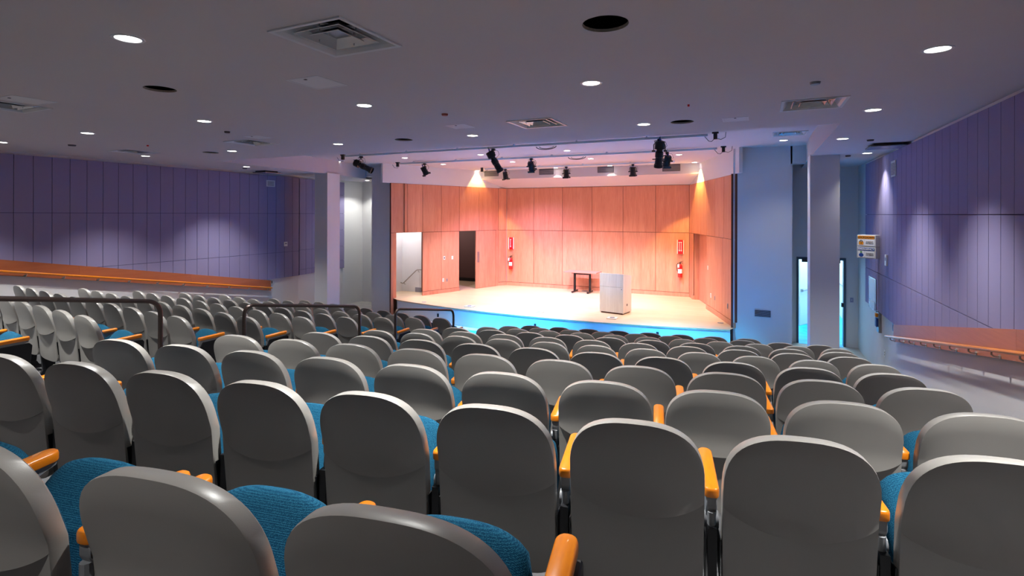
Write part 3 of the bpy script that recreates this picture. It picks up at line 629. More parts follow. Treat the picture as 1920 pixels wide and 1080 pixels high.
def make_spot(kind, loc, aim, lab, lit):
    """loc = clamp point at strut underside; aim = direction of the beam"""
    t = thing('stage_spotlight', lab, 'spotlight', tuple(loc), 0, 'black stage spotlights')
    aim = Vector(aim).normalized(); drop = .24 if kind == 'long' else .22
    az = math.atan2(aim.y, aim.x)
    side = Vector((-math.sin(az), math.cos(az), 0)); cpt = Vector((0, 0, -drop))
    hw = .115 if kind == 'long' else .105
    bm = bmesh.new(); box(bm, -.035, .035, -.035, .035, -.05, .0); cyl(bm, 0, 0, -.075, -.05, .015, 10); obj('clamp', bm, M['black'], t)
    bm = bmesh.new(); Y = [side*hw+cpt, side*hw+Vector((0, 0, -.09)), Vector((0, 0, -.075)), -side*hw+Vector((0, 0, -.09)), -side*hw+cpt]
    pts = [Y[0]]+arc_pts(Y[0], Y[1], Y[2], .04, 4)+arc_pts(Y[2], Y[3], Y[4], .04, 4)+[Y[4]]
    tube(bm, pts, .009, 6)
    obj('yoke', bm, M['fixture'], t)
    bm = bmesh.new()
    for s in (-1, 1): tube(bm, [cpt+side*s*(hw-.03), cpt+side*s*(hw+.035)], .018, 8)
    if kind == 'long':
        for s in (-1, 1): tube(bm, [cpt+aim*.17+side*s*.07, cpt+aim*.17+side*s*.13], .012, 6); 
    obj('knobs', bm, M['black'], t)
    q = aim.to_track_quat('Z', 'Y').to_matrix().to_4x4(); mt = Matrix.Translation(cpt) @ q
    bm = bmesh.new()
    if kind == 'long':
        pr = [(-.20, .05), (-.195, .088), (-.05, .095), (-.04, .062), (.0, .06), (.02, .078), (.12, .08), (.13, .07), (.27, .075), (.275, .088), (.34, .088), (.345, .078), (.31, .074)]
    else:
        pr = [(-.13, .045), (-.125, .078), (-.02, .082), (.05, .085), (.055, .092), (.13, .095), (.135, .088), (.115, .084)]
    sg = 20
    rg = [[bm.verts.new((r*math.cos(2*math.pi*k/sg), r*math.sin(2*math.pi*k/sg), z)) for k in range(sg)] for z, r in pr]
    for a, b in zip(rg, rg[1:]):
        for k in range(sg): bm.faces.new((a[k], a[(k+1) % sg], b[(k+1) % sg], b[k]))
    bm.faces.new(rg[0][::-1])
    bmesh.ops.transform(bm, matrix=mt, verts=bm.verts); obj('body', bm, M['fixture'], t, 35)
    bm = bmesh.new()
    if kind == 'long':
        for k in range(6): tube(bm, [(0, 0, -.18+.025*k), (0, 0, -.172+.025*k)], .1, 20)
    else:
        for k in range(4): tube(bm, [(0, 0, -.11+.025*k), (0, 0, -.104+.025*k)], .088, 20)
    bmesh.ops.transform(bm, matrix=mt, verts=bm.verts); obj('cooling_fins', bm, M['black'], t)
    if kind == 'short':
        for sy in (-1, 1):
            b2 = bmesh.new(); box(b2, -.1, .1, *sorted((sy*.086, sy*.1)), .10, .15, mtx=mt); obj('barn_door', b2, M['black'], t)
    zl = .312 if kind == 'long' else .117
    bm = bmesh.new(); bmesh.ops.create_circle(bm, cap_ends=True, segments=20, radius=.074 if kind == 'long' else .084, matrix=mt @ Matrix.Translation((0, 0, zl))); obj('lens', bm, (M['added_blue_lens'] if kind == 'long' else M['stage_lens']) if lit else M['black'], t)
    bm = bmesh.new(); e = mt @ Vector((0, 0, pr[0][0])); tube(bm, [e, e+Vector((0, 0, .05))-aim*.05, Vector((-.08, 0, -.1)), Vector((-.1, 0, -.03)), Vector((-.02, 0, -.01))], .006, 6)
    tube(bm, [Vector((.02, 0, -.02)), Vector((.12, 0, -.06)), Vector((.15, 0, -.14)), Vector((.1, 0, -.2)), cpt+side*.0+aim*.05+Vector((0, 0, .06))], .004, 6); obj('power_cable', bm, M['black'], t)
    bm = bmesh.new(); w = e+Vector((0, 0, .02)); tube(bm, [w, w+Vector((0, 0, .04))], .014, 8); obj('blue_connector', bm, M['bp'], t)
    return loc+cpt+aim*(zl+.03)
t = thing('power_box', 'small black power box at the left end of the furthest strut', 'power box', (-8.62, 15.95, RAISED))
bm = bmesh.new(); box(bm, -.035, .035, -.03, .03, -.14, .001); obj('box', bm, M['black'], t)
bm = bmesh.new(); tube(bm, [(0, 0, -.11), (.1, 0, -.17), (.22, 0, -.08)], .006, 6); obj('cable', bm, M['black'], t)
ZR = RZ-.026
pl0 = make_spot('long', Vector((-9.52, 10.88, ZR)), (.85, .25, -.42), 'long black spotlight at the left end of the nearest strut, pointing right', False)
pl1 = make_spot('long', Vector((-5.58, 10.88, ZR)), (.38, .35, -.85), 'long black tilted spotlight near the middle of the nearest strut', True)
pl2 = make_spot('long', Vector((-1.80, 10.88, ZR)), (-.12, .3, -.95), 'long black spotlight at the right of the nearest strut, in front of another', True)
for p_, a_, an, pw in ((pl1, (-.12, .27, -.96), 66, 4200), (pl2, (.05, .22, -.97), 64, 3800)):
    lamp('SPOT', 'added_blue_wash', p_, pw, (.05, .52, 1), p_+Vector(a_), .05, an, 1)  # added blue wash to tint the stage front, from fixtures that look unlit
stage_lamps = []
for x, y, aim, lab in ((-9.1, 13.2, (.3, .5, -1), 'short lit spotlight at the left end of the second strut'), (-5.6, 13.2, (0, .6, -1), 'short lit spotlight in the middle of the second strut'), (-2.0, 13.2, (-.35, .55, -1), 'short lit spotlight half hidden behind the long right one'),
                       (-7.72, 15.95, (.1, .12, -1), 'lit spotlight on the furthest strut, leftmost of its three'), (-5.55, 15.95, (.0, .12, -1), 'lit spotlight on the furthest strut, middle of its three'), (-3.42, 15.95, (.0, .12, -1), 'lit spotlight on the furthest strut, rightmost of its three')):
    p = make_spot('short', Vector((x, y, ZR-(.004 if y > 15 else 0))), aim, lab, True); stage_lamps.append((p, Vector(aim)))
cols = [(.93, .9, 1), (.9, .9, 1), (.93, .9, 1), (1, .68, 1), (.9, .6, 1), (1, .72, .98)]
for i, ((p, aim), cc) in enumerate(zip(stage_lamps, cols)): lamp('SPOT', 'stage_lamp', p, 660 if i != 3 else 1100, cc if i != 3 else (.82, .55, 1), p+aim, .07, 84 if i != 3 else 138, .5 if i != 3 else 1)
# wall-washer downlights over the stage sides and bulkhead scallops (recessed in the raised ceiling)
for x, y, pw, colr, lab in ((-9.35, 16.95, 620, (1, .66, .18), 'left rear'), (-1.75, 16.95, 620, (1, .66, .18), 'right rear'), (-6.3, 17.0, 90, (.8, .86, 1), 'middle left rear'), (-4.4, 17.0, 90, (1, .98, .9), 'middle right rear')):
    dup(dl0, (x, y, RAISED), label='recessed stage downlight, '+lab+', hugging the bulkhead'); lamp('SPOT', 'downlight_lamp', (x, y, RAISED-.012), pw, colr, (x, y+.02, 0), .03, 84, .25)
# ---------------------------------------------------------------- chairs
ZT = .87
def ydrop(z): return (ZT-z)*.285-max(0, ZT-.25-z)*.20
def back_grid(W, H0, H1, n, f_y, ntop=2.75, nbot=3.2, rt=.215, rb=.07, nx=28, taper=.05):
    """column grid of a rounded outline; returns function building verts"""
    cols = []
    for i in range(nx+1):
        q = math.sin((-1+2*i/nx)*math.pi/2)
        a = min(1, abs(q))
        zt = H1-rt*(1-(1-a**ntop)**(1/ntop)); zb = H0+rb*(1-(1-a**nbot)**(1/nbot))
        cols.append((q, zt, zb))
    return cols
def xw(q, z, W, taper=.06):
    k = (z-.30)/(ZT-.30); w = W*(1-.035*max(0, (.5-k))**1.3)
    return q*w
def arc_z(q, ztop=.600, sag=.060): return ztop-sag*(1-q*q)**.8
def shell_mesh(W):
    bm = bmesh.new(); cols = back_grid(W, .235, ZT, 0, None); nu, nl = 8, 6; grid = []
    for q, zt, zb in cols:
        za = min(arc_z(q), zt-.005); edge = (1-abs(q)**6)
        c = []
        for j in range(nu+1):
            t = j/nu; z = zt+(za-zt)*t
            dist = min(1, (zt-z)/.05)
            y = ydrop(z)-.004-.010*edge*(1-(1-dist)**2)-.030*(1-q*q)*t**1.5
            c.append(bm.verts.new((xw(q, z, W), y, z)))
        for j in range(nl+1):
            t = j/nl; z = za-.002*(1-q*q)+(zb-za)*t
            y = ydrop(z)-.004-.010*edge*min(1, (z-zb)/.03+.2)+.027*(1-q*q)*(1-t)**.7
            c.append(bm.verts.new((xw(q, z, W), y, z)))
        grid.append(c)
    m = nu+nl+2
    for i in range(len(grid)-1):
        for j in range(m-1):
            bm.faces.new((grid[i][j], grid[i][j+1], grid[i+1][j+1], grid[i+1][j]))
    # rim
    loop = [g[0] for g in grid]+[grid[-1][j] for j in range(1, m)]+[g[-1] for g in grid[::-1][1:]]+[grid[0][j] for j in range(m-2, 0, -1)]
    cz = .6
    def off(v, dy, s): return bm.verts.new((v.co.x*s, v.co.y+dy, cz+(v.co.z-cz)*s))
    l1 = [off(v, .006, 1.006) for v in loop]; l2 = [off(v, .042, 1.004) for v in loop]; l3 = [off(v, .048, .985) for v in loop]
    for A, B in ((loop, l1), (l1, l2), (l2, l3)):
        for k in range(len(loop)): bm.faces.new((A[k], A[(k+1) % len(loop)], B[(k+1) % len(loop)], B[k]))
    bm.faces.new(l3)
    return fixn(bm)
def cushion_mesh(W):
    bm = bmesh.new(); cols = back_grid(W-.018, .40, ZT-.045, 0, None, nx=18); nv = 12; fr = []; bk = []
    for q, zt, zb in cols:
        a, b = [], []
        for j in range(nv+1):
            t = j/nv; z = zt+(zb-zt)*t; e = (1-abs(q)**5)*(1-abs(2*t-1)**6)
            a.append(bm.verts.new((xw(q, z, W-.018), ydrop(z)+.049+.026*max(0, e)**.6, z))); b.append(bm.verts.new((xw(q, z, W-.018), ydrop(z)+.045, z)))
        fr.append(a); bk.append(b)
    for i in range(len(fr)-1):
        for j in range(nv):
            bm.faces.new((fr[i][j], fr[i+1][j], fr[i+1][j+1], fr[i][j+1]))
    return fixn(bm)
def seat_parts(W):
    # modelled flat: x across, y from hinge (0) to front (.43), z up; then tipped
    tip = Matrix.Translation((0, .222, .365)) @ Matrix.Rotation(R(48), 4, 'X')
    w = W-.022; bm = bmesh.new(); nx, ny = 16, 14; topg = []
    for i in range(nx+1):
        q = -1+2*i/nx; c = []
        for j in range(ny+1):
            t = j/ny; a = abs(q)
            L_ = .335-.12*(1-(1-a**2.6)**(1/2.6))
            y = -.02+(L_+.02)*math.sin(t*math.pi/2)
            e = (1-a**5)*(1-max(0, t)**7)
            c.append(bm.verts.new((q*w*(.97+.03*math.sin(t*3.1)), y, .010+.068*max(0, e)**.5)))
        topg.append(c)
    for i in range(nx):
        for j in range(ny): bm.faces.new((topg[i][j], topg[i+1][j], topg[i+1][j+1], topg[i][j+1]))
    # band down to the pan
    loop = [topg[0][j] for j in range(ny, -1, -1)]+[topg[i][0] for i in range(1, nx+1)]+[topg[nx][j] for j in range(1, ny+1)]+[topg[i][ny] for i in range(nx-1, 0, -1)]
    low = [bm.verts.new((v.co.x*.985, v.co.y*.985, -.012)) for v in loop]
    for k in range(len(loop)): bm.faces.new((loop[k], low[k], low[(k+1) % len(loop)], loop[(k+1) % len(loop)]))
    panbm = bmesh.new(); a = [panbm.verts.new((v.co.x*1.0, v.co.y, v.co.z+.004)) for v in low]; b = [panbm.verts.new((v.co.x*.8, v.co.y*.85+.01, -.045)) for v in low]
    for k in range(len(a)): panbm.faces.new((a[k], b[k], b[(k+1) % len(a)], a[(k+1) % len(a)]))
    panbm.faces.new(b); panbm.faces.new(a[::-1])
    bmesh.ops.transform(bm, matrix=tip, verts=bm.verts); bmesh.ops.transform(panbm, matrix=tip, verts=panbm.verts)
    return fixn(bm), fixn(panbm)
def arm_mesh(x):
    bm = bmesh.new(); n = 10; w = .029; y0, y1 = .12, .43
    prof = []
    for k in range(n+1): a = math.pi+math.pi*k/n; prof.append((math.copysign(abs(math.cos(a))**.6, math.cos(a))*w, y0+.022+math.sin(a)*.022))
    for k in range(n+1): a = math.pi*k/n; prof.append((math.copysign(abs(math.cos(a))**.75, math.cos(a))*(w+.001), y1-.03+math.sin(a)*.03))
    def zc(y): return .60+.012*(y-y0)/(y1-y0)
    layers = [(-.004, .96), (0, 1), (.018, 1), (.025, .93), (.028, .78)]
    rs = []
    for dz, s in layers:
        cy = (y0+y1)/2; rs.append([bm.verts.new((x+px*s, cy+(py-cy)*(1-(1-s)*.15), zc(py)+dz)) for px, py in prof])
    m = len(prof)
    for a, b in zip(rs, rs[1:]):
        for k in range(m): bm.faces.new((a[k], a[(k+1) % m], b[(k+1) % m], b[k]))
    bm.faces.new(rs[-1]); bm.faces.new(rs[0][::-1]); return fixn(bm)
def bracket_mesh(x):
    bm = bmesh.new(); w = .019
    side = [(.128, .598), (.42, .610), (.42, .592), (.36, .575), (.26, .535), (.21, .50), (.16, .50), (.128, .56)]
    prism(bm, [(x-w, y, z) for y, z in side], (2*w, 0, 0))
    bmesh.ops.bevel(bm, geom=bm.edges[:], offset=.003, segments=1, affect='EDGES')
    tube(bm, [(x-.028, .17, .50), (x+.028, .17, .50)], .028, 14); tube(bm, [(x, .135, .545), (x, .135, .475)], .016, 10)
    return fixn(bm)
def standard_mesh(x):
    bm = bmesh.new()
    prism(bm, [(x-.016, y, z) for y, z in ((.10, .50), (.25, .50), (.27, .40), (.235, .06), (.13, .06), (.10, .36))], (.032, 0, 0))
    for s in (-1, 1): prism(bm, [(x+s*.026-.002, y, z) for y, z in ((.085, .475), (.20, .475), (.20, .36), (.10, .33))], (.004, 0, 0))
    return fixn(bm)
def foot_mesh(x):
    bm = bmesh.new(); box(bm, x-.035, x+.035, .04, .38, -.01, .022); prism(bm, [(x-.02, y, z) for y, z in ((.1, .022), (.27, .022), (.24, .075), (.13, .075))], (.04, 0, 0))
    return fixn(bm)
def endpanel_mesh(x):
    bm = bmesh.new(); s = 1 if x > 0 else -1
    prism(bm, [(x+s*.016, y, z) for y, z in ((.16, .575), (.42, .585), (.44, .56), (.40, .06), (.37, .02), (.13, .02), (.10, .06), (.10, .40), (.13, .52))], (s*.022, 0, 0))
    bmesh.ops.bevel(fixn(bm), geom=bm.edges[:], offset=.004, segments=1, affect='EDGES'); return fixn(bm)
W0 = .248; PIT = .560
def proto(left_arm, right_arm, endl, endr):
    t = thing('theatre_chair', 'x', 'chair')
    obj('back_shell', shell_mesh(W0), M['shell'], t, 42)
    obj('back_cushion', cushion_mesh(W0), M['fabric'], t, 50)
    a, b = seat_parts(W0-.01); obj('seat_cushion', a, M['fabric'], t, 60); obj('seat_pan', b, M['shell_dark'], t, 40)
    bm = bmesh.new(); box(bm, -.2, .2, .135, .165, .30, .36); tube(bm, [(-.25, .165, .40), (.25, .165, .40)], .012, 8); obj('cross_bar', bm, M['black'], t)
    for s, arm_, end in ((-1, left_arm, endl), (1, right_arm, endr)):
        if not arm_: continue
        x = s*PIT/2
        obj('armrest', arm_mesh(x), M['arm'], t, 40); obj('arm_bracket', bracket_mesh(x), M['casting'], t, 35)
        obj('leg', standard_mesh(x), M['black'], t); obj('foot', foot_mesh(x), M['black'], t)
        if end: obj('end_panel', endpanel_mesh(x), M['black'], t)
    return t
protos = {}
def chair(pos, rz, key, sx, label, group):
    """key = (left_arm, right_arm, end_l, end_r); first use moves the prototype itself"""
    if key not in protos: t = protos[key] = proto(*key)
    else:
        base = protos[key]; t = base.copy(); C.objects.link(t)
        for ch in base.children:
            c = ch.copy(); C.objects.link(c); c.parent = t
    t.location = pos; t.rotation_euler = (0, 0, rz); t.scale = (sx, 1, 1)
    t['label'] = label; t['category'] = 'chair'; t['group'] = group
    return t
def place(n, t, base, off, z, rz, p, key, label, group):
    P = n*base+t*off; return chair((P.x, P.y, z-ZT), rz, key, p/PIT, label, group)
G1 = 'grey and blue theatre chairs of the right block'; G2 = 'grey and blue theatre chairs of the left block'
rowsR = [('A', 0, -3.633, .509, 10), ('B', 1, -3.581, .553, 10), ('C', 2, -3.47, .559, 10), ('D', 3, -3.316, .561, 10), ('E', 4, -3.19, .515, 11), ('F', 5, -3.015, .562, 10),
         ('G', 6, -2.923, .572, 10), ('H', 7, -2.722, .52, 11), ('I', 8, -2.60, .567, 10), ('J', 9, -2.42, .573, 8)]
rn = {0: 'second', 1: 'third', 2: 'fourth', 3: 'fifth', 4: 'sixth', 5: 'seventh', 6: 'eighth', 7: 'ninth', 8: 'tenth', 9: 'eleventh'}
for nm, j, off, p, cnt in rowsR:
    for i in range(cnt):
        key = (i == 0, True, i == 0, i == cnt-1)
        pos_ = 'at its left end' if i == 0 else ('at its right end' if i == cnt-1 else ORD[i+1]+' from its left end')
        row = rn[j]+' nearest row' if j < 9 else 'row nearest the stage'
        place(nR, tR, 1.796+.935*j, off+i*p, EZ-.70-.171*j, R(9.65), p, key, 'theatre chair in the right block, '+row+', '+pos_, G1)
r0 = [(-.485, 'beside the end armrest at bottom centre'), (-1.037, 'second from its right end'), (-1.67, 'third from its right end'), (-2.225, 'fourth from its right end')]
for i, (o_, lb) in enumerate(r0):
    key = (True, i in (0, 2), False, i == 0)
    place(nR, tR, .861, o_, EZ-.56, R(9.65), .55, key, 'grey theatre chair in the nearest row, '+lb, G1)
nb = [o for o in bpy.data.objects if o.get('label', '').endswith('beside the end armrest at bottom centre')][0]
bm = bmesh.new(); tube(bm, [(0, 0, 0), (0, 0, .0015)], .017, 20); bmesh.ops.scale(bm, vec=(.75, 1.25, 1), verts=bm.verts); o = obj('number_plate', bm, M['metalplate'], nb); o.location = (PIT/2, .19, .6295)
# left block: chairs counted from the aisle (right) end
offL = [-6.42, -6.5, -6.58, -6.69, -6.79, -6.89, -6.98, -7.06, -7.12]; cntL = [4, 10, 10, 10, 10, 10, 10, 9, 9]
for k in range(9):
    for i in range(cntL[k]):
        key = (True, True, False, True) if i == 0 else (True, False, i == cntL[k]-1, False)
        pos_ = 'at its aisle end' if i == 0 else ORD[i+1]+' from the aisle'
        row = ('nearest row' if k == 0 else ORD[k+1]+' nearest row') if k < 8 else 'row nearest the stage'
        place(nL, tL, 1.371+.935*k, offL[k]-i*.56, EZ-.875-.171*k, R(-5.92), .56, key, 'theatre chair in the left block, '+row+', '+pos_, G2)
# ---------------------------------------------------------------- aisle guard rails
def guard(y0, y1, z0, z1, lab, lo=True):
    X = -5.15; t = thing('aisle_guard_rail', lab, 'handrail', (0, 0, 0), 0, 'bronze pipe rails in the centre aisle')
    bm = bmesh.new(); A = Vector((X, y0, floor_z(X, y0)-.01)); B = Vector((X, y0, z0)); D = Vector((X, y1, z1)); E_ = Vector((X, y1, floor_z(X, y1)-.01))
    tube(bm, [A]+arc_pts(A, B, D, .13, 7)+arc_pts(B, D, E_, .13, 7)+[E_], .021, 12); obj('pipe', bm, M['pipe'], t, 60)
    for q in (A, E_):
        bm = bmesh.new(); cyl(bm, q.x, q.y, q.z, q.z+.022, .05, 16); obj('base_flange', bm, M['pipe'], t)
guard(1.05, 3.10, 2.755, 2.41, 'bronze pipe guard rail nearest the camera, running off the left edge')
guard(4.0, 5.86, 2.235, 1.925, 'bronze pipe guard rail in the middle of the centre aisle')
guard(6.68, 8.42, 1.755, 1.45, 'bronze pipe guard rail nearest the stage in the centre aisle')
# ---------------------------------------------------------------- wall handrails
def wall_rail(left):
    lab = 'long orange cherry board with handrail sloping down the left purple wall' if left else 'cherry board with round handrail sloping down the right wall'
    t = thing('wall_handrail', lab, 'handrail')
    if left: ya, yb, zt = 10.88, .5, lambda y: 1.295+(10.88-y)*.1787; h = .295
    else: ya, yb, zt = 11.15, .5, lambda y: 1.325+(11.15-y)*.1815; h = .295
    def X(y, o): return (-12.85-.1*(y+2.2)/14.15+o) if left else XR-o
    bm = bmesh.new(); y = ya; seg = [ya]; 
    while y > yb: y -= 2.4; seg.append(max(y, yb))
    for a, b in zip(seg, seg[1:]):
        prism(bm, [(X(a, .066), a-.001, zt(a)), (X(b, .066), b+.001, zt(b)), (X(b, .066), b+.001, zt(b)-h), (X(a, .066), a-.001, zt(a)-h)], ((-.018 if left else .018), 0, 0))
    o_ = obj('backboard', fixn(bm), M['wood_board'], t)
    bm = bmesh.new(); prism(bm, [(X(ya, .048), ya, zt(ya)-.01), (X(yb, .048), yb, zt(yb)-.01), (X(yb, .048), yb, zt(yb)-h+.01), (X(ya, .048), ya, zt(ya)-h+.01)], ((-.05 if left else .05), 0, 0)); obj('batten', fixn(bm), M['wood_dark'], t)
    rd = .215; ro = .135
    bm = bmesh.new(); e = ya+(.22 if not left else -.02)
    tube(bm, [(X(e, ro), e, zt(e)-rd), (X(yb, ro), yb, zt(yb)-rd)], .021, 14); obj('rail', bm, M['arm'], t, 60)
    y = ya-.12
    while y > yb+.2:
        z = zt(y)-rd; bm = bmesh.new()
        tube(bm, [(X(y, ro), y, z-.018), (X(y, ro), y, z-.045), (X(y, ro-.02), y, z-.062), (X(y, .075), y, z-.062)], .009, 8)
        tube(bm, [(X(y, .067), y, z-.062), (X(y, .077), y, z-.062)], .024, 12)
        obj('bracket', bm, M['steel'], t); y -= .62
wall_rail(True); wall_rail(False)
# ---------------------------------------------------------------- wall devices
def plate_on(name, p, axis, w, h, lab, cat, extra=None, d=.006, mat='plate', nn=None):
    """axis: outward direction"""
    a = Vector(axis).normalized(); rz = math.atan2(a.y, a.x)+math.pi/2
    t = thing(name, lab, cat, tuple(p), rz)
    obj('plate', bbox(-w/2, w/2, -d, -.0008, -h/2, h/2, min(.002, d/3)), M[mat], t)
    bm = bmesh.new()
    if extra == 'switch': box(bm, -.006, .006, -d-.008, -d, -.012, .012); m_ = M['plate']
    elif extra == 'outlet': box(bm, -.012, .012, -d-.0015, -d, .01, .035); box(bm, -.012, .012, -d-.0015, -d, -.035, -.01); m_ = M['vent_dark']
    elif extra == 'dark': box(bm, -w*.25, w*.25, -d-.0015, -d, -h*.3, h*.3); m_ = M['vent_dark']
    else: box(bm, -w*.3, w*.3, -d-.002, -d, -h*.05, h*.25); m_ = M['grille']
    obj('face', bm, m_, t)
    return t
def slp(px, py): s, z = sOn(LA, LB, px, py); return on(LA, uL, s, z, .001, nnL)
def srp(px, py): s, z = sOn(RA, RB, px, py); return on(RA, uR, s, z, .001, nnR)
plate_on('wall_switch', slp(833, 483.5), nnL, .075, .12, 'white switch plate on the left stage wall, left of two', 'switch', 'dark')
plate_on('wall_switch', slp(848, 483), nnL, .075, .12, 'white switch plate on the left stage wall, nearer the dark opening', 'switch', 'switch')
plate_on('wall_outlet', slp(831, 525), nnL, .075, .12, 'white outlet plate low on the left stage wall', 'outlet', 'outlet')
plate_on('wall_outlet', slp(838, 525), nnL, .06, .11, 'brownish outlet plate low on the left stage wall', 'outlet', 'outlet', mat='grille')
plate_on('wall_switch', srp(1327.5, 502), nnR, .075, .12, 'white switch plate beside the right stage opening', 'switch', 'switch')
plate_on('wall_outlet', srp(1333, 554), nnR, .10, .12, 'white double outlet plate low on the right stage wall', 'outlet', 'outlet')
plate_on('wall_outlet', srp(1340.5, 559), nnR, .07, .12, 'pinkish outlet plate on the right stage wall, next to the double one', 'outlet', 'outlet', mat='grille')
plate_on('wall_outlet', srp(1364.5, 574), nnR, .07, .13, 'outlet plate on the right stage wall nearest the stage edge', 'outlet', 'outlet', mat='grille')
plate_on('wall_switch', atY(1597, 562.5, 15.15)+Vector((0, 0, 0)), (0, -1, 0), .07, .115, 'small switch plate on the blue lit wall right of the open door', 'switch', 'switch', mat='acrylic')
plate_on('wall_outlet', atX(1659, 663, XR), (-1, 0, 0), .1, .13, 'outlet plate low on the right wall below the pull station', 'outlet', 'outlet')
plate_on('thermostat', atX(1663.5, 488, XR-.051), (-1, 0, 0), .12, .2, 'white thermostat on the right purple wall beside the lockdown sign', 'thermostat', None, .03)
plate_on('thermostat', atX(535, 457.5, -12.895), (1, 0, 0), .12, .13, 'white thermostat on the left purple wall near the column', 'thermostat', None, .025)
plate_on('wall_outlet', atX(509.5, 529, -12.93), (1, 0, 0), .09, .13, 'white data plate just past the end of the left handrail board', 'outlet', 'dark')
plate_on('wall_outlet', atX(1674.5, 613, XR), (-1, 0, 0), .06, .15, 'small grey plate at the end of the right handrail board', 'outlet', 'dark', mat='acrylic')
# wall speakers / grilles on the purple walls
for X, pa, pb, ax, lab in ((-12.895, (499, 337.5), (515, 350.5), (1, 0, 0), 'white framed square grille high on the left purple wall'), (XR-.051, (1672, 303), (1680.5, 330), (-1, 0, 0), 'white framed square grille high on the right purple wall')):
    a, b = atX(*pa, X), atX(*pb, X); w = abs(a.y-b.y); h = abs(a.z-b.z); p = (a+b)/2
    t = thing('wall_grille', lab, 'vent', tuple(p), math.atan2(ax[1], ax[0])+math.pi/2)
    obj('frame', bbox(-w/2, w/2, -.014, -.001, -h/2, h/2, .002), M['diff'], t)
    bm = bmesh.new()
    for k in range(8): box(bm, -w*.38, w*.38, -.019, -.0145, -h*.38+k*h*.76/8, -h*.38+(k+.65)*h*.76/8)
    obj('slats', bm, M['grille'], t)
a, b = atY(1413, 578, 13.8), atY(1447, 597, 13.8); w = b.x-a.x; h = a.z-b.z
t = thing('wall_grille', 'wide return air grille low on the blue wall right of the stage', 'vent', tuple((a+b)/2), 0)
obj('frame', bbox(-w/2, w/2, -.012, -.001, -h/2, h/2, .002), M['diff'], t)
bm = bmesh.new()
for k in range(10): box(bm, -w*.44, w*.44, -.018, -.0125, -h*.38+k*h*.76/10, -h*.38+(k+.55)*h*.76/10)
obj('slats', bm, M['vent_dark'], t)
# sheet holder on right wall
a = atX(1636.5, 550, XR-.052)
t = thing('sheet_holder', 'clear acrylic sheet holder on the right purple wall left of the pull station', 'sheet holder', tuple(a), -math.pi/2)
obj('backing', bbox(-.36, .36, -.012, -.001, -.33, .33, .002), M['acrylic'], t)
bm = bmesh.new(); box(bm, -.30, .30, -.0145, -.0125, -.14, .30); box(bm, -.18, .30, -.02, -.0125, -.31, -.16); obj('sheet', bm, M['sheet'], t)
# pull station with clear cover
a = atX(1651, 604, XR)
t = thing('pull_station', 'clear covered emergency pull station on the right wall below the purple panels', 'alarm', tuple(a), -math.pi/2)
obj('base', bbox(-.11, .11, -.05, -.001, -.2, .2, .006), M['metalplate'], t)
bm = bmesh.new(); box(bm, -.06, .06, -.085, -.0505, -.09, .08); obj('handle_box', bm, M['blue_sign'], t)
bm = bmesh.new(); box(bm, -.04, .04, -.09, -.0505, .1, .17); obj('notice', bm, M['orange_sign'], t)
# stacked sign boxes
b_ = R(35)
pc = Vector((1.95, 12.35, 2.39))
t = thing('sign_box', 'grey projecting sign box reading LOCKDOWN, upper of two on the right wall', 'sign', (pc.x, pc.y, pc.z+.232), -b_)
t2 = thing('sign_box', 'grey projecting sign box reading EMERGENCY, lower of two on the right wall', 'sign', (pc.x, pc.y, pc.z), -b_)
FR = Matrix.Rotation(R(90), 4, 'X')
def sign(t, bar, word, wordmat, l1, l2):
    obj('box', bbox(-.17, .17, 0, .17, .0, .228, .004), M['signbox'], t)
    bm = bmesh.new(); box(bm, -.155, .155, -.003, -.0005, .012, .216); obj('face_sheet', bm, M['signwhite'], t)
    bm = bmesh.new(); box(bm, -.152, .152, -.0045, -.0031, .15, .212); obj('colour_bar', bm, bar, t)
    T = lambda x, z: Matrix.Translation((x, -.006, z)) @ FR
    text_obj('heading', word, .052, wordmat, t, T(0, .181), bold=.0012)
    text_obj('caption', l1, .031, M['ink'], t, T(.065, .099), bold=.0004); text_obj('caption', l2, .031, M['ink'], t, T(.065, .066), bold=.0004)
    bm = bmesh.new(); box(bm, -.028, -.026, -.0042, -.0031, .016, .148); box(bm, -.152, .152, -.0042, -.0031, .014, .016); box(bm, -.153, -.151, -.0042, -.0031, .014, .212); box(bm, .151, .153, -.0042, -.0031, .014, .212); obj('rule_lines', bm, M['ink'], t)
sign(t, M['orange_sign'], 'LOCKDOWN', M['ink'], 'Lockdown', 'Pull Station'); sign(t2, M['blue_sign'], 'EMERGENCY', M['signwhite'], 'Emergency', 'Pull Station')
bm = bmesh.new(); tube(bm, [(-.09+.026*math.cos(a), -.006, .092+.032*math.sin(a)) for a in [math.pi*i/10 for i in range(11)]], .006, 6); o = obj('padlock_shackle', bm, M['ink'], t)
bm = bmesh.new(); box(bm, -.13, -.05, -.0065, -.0031, .038, .094); obj('padlock_body', bm, M['orange_sign'], t)
bm = bmesh.new(); box(bm, -.096, -.084, -.0075, -.0066, .046, .086); box(bm, -.132, -.13, -.0075, -.0031, .036, .096); box(bm, -.05, -.048, -.0075, -.0031, .036, .096); obj('keyhole', bm, M['ink'], t)
bm = bmesh.new(); box(bm, -.096, -.084, -.006, -.0031, .104, .142); box(bm, -.109, -.071, -.0062, -.0031, .117, .129); obj('green_cross', bm, M['green_sign'], t2)
bm = bmesh.new(); prism(bm, [(-.09+.046*math.cos(R(22.5+45*k)), -.0045, .062+.040*math.sin(R(22.5+45*k))) for k in range(8)], (0, .0014, 0)); obj('blue_octagon', fixn(bm), M['blue_sign'], t2)
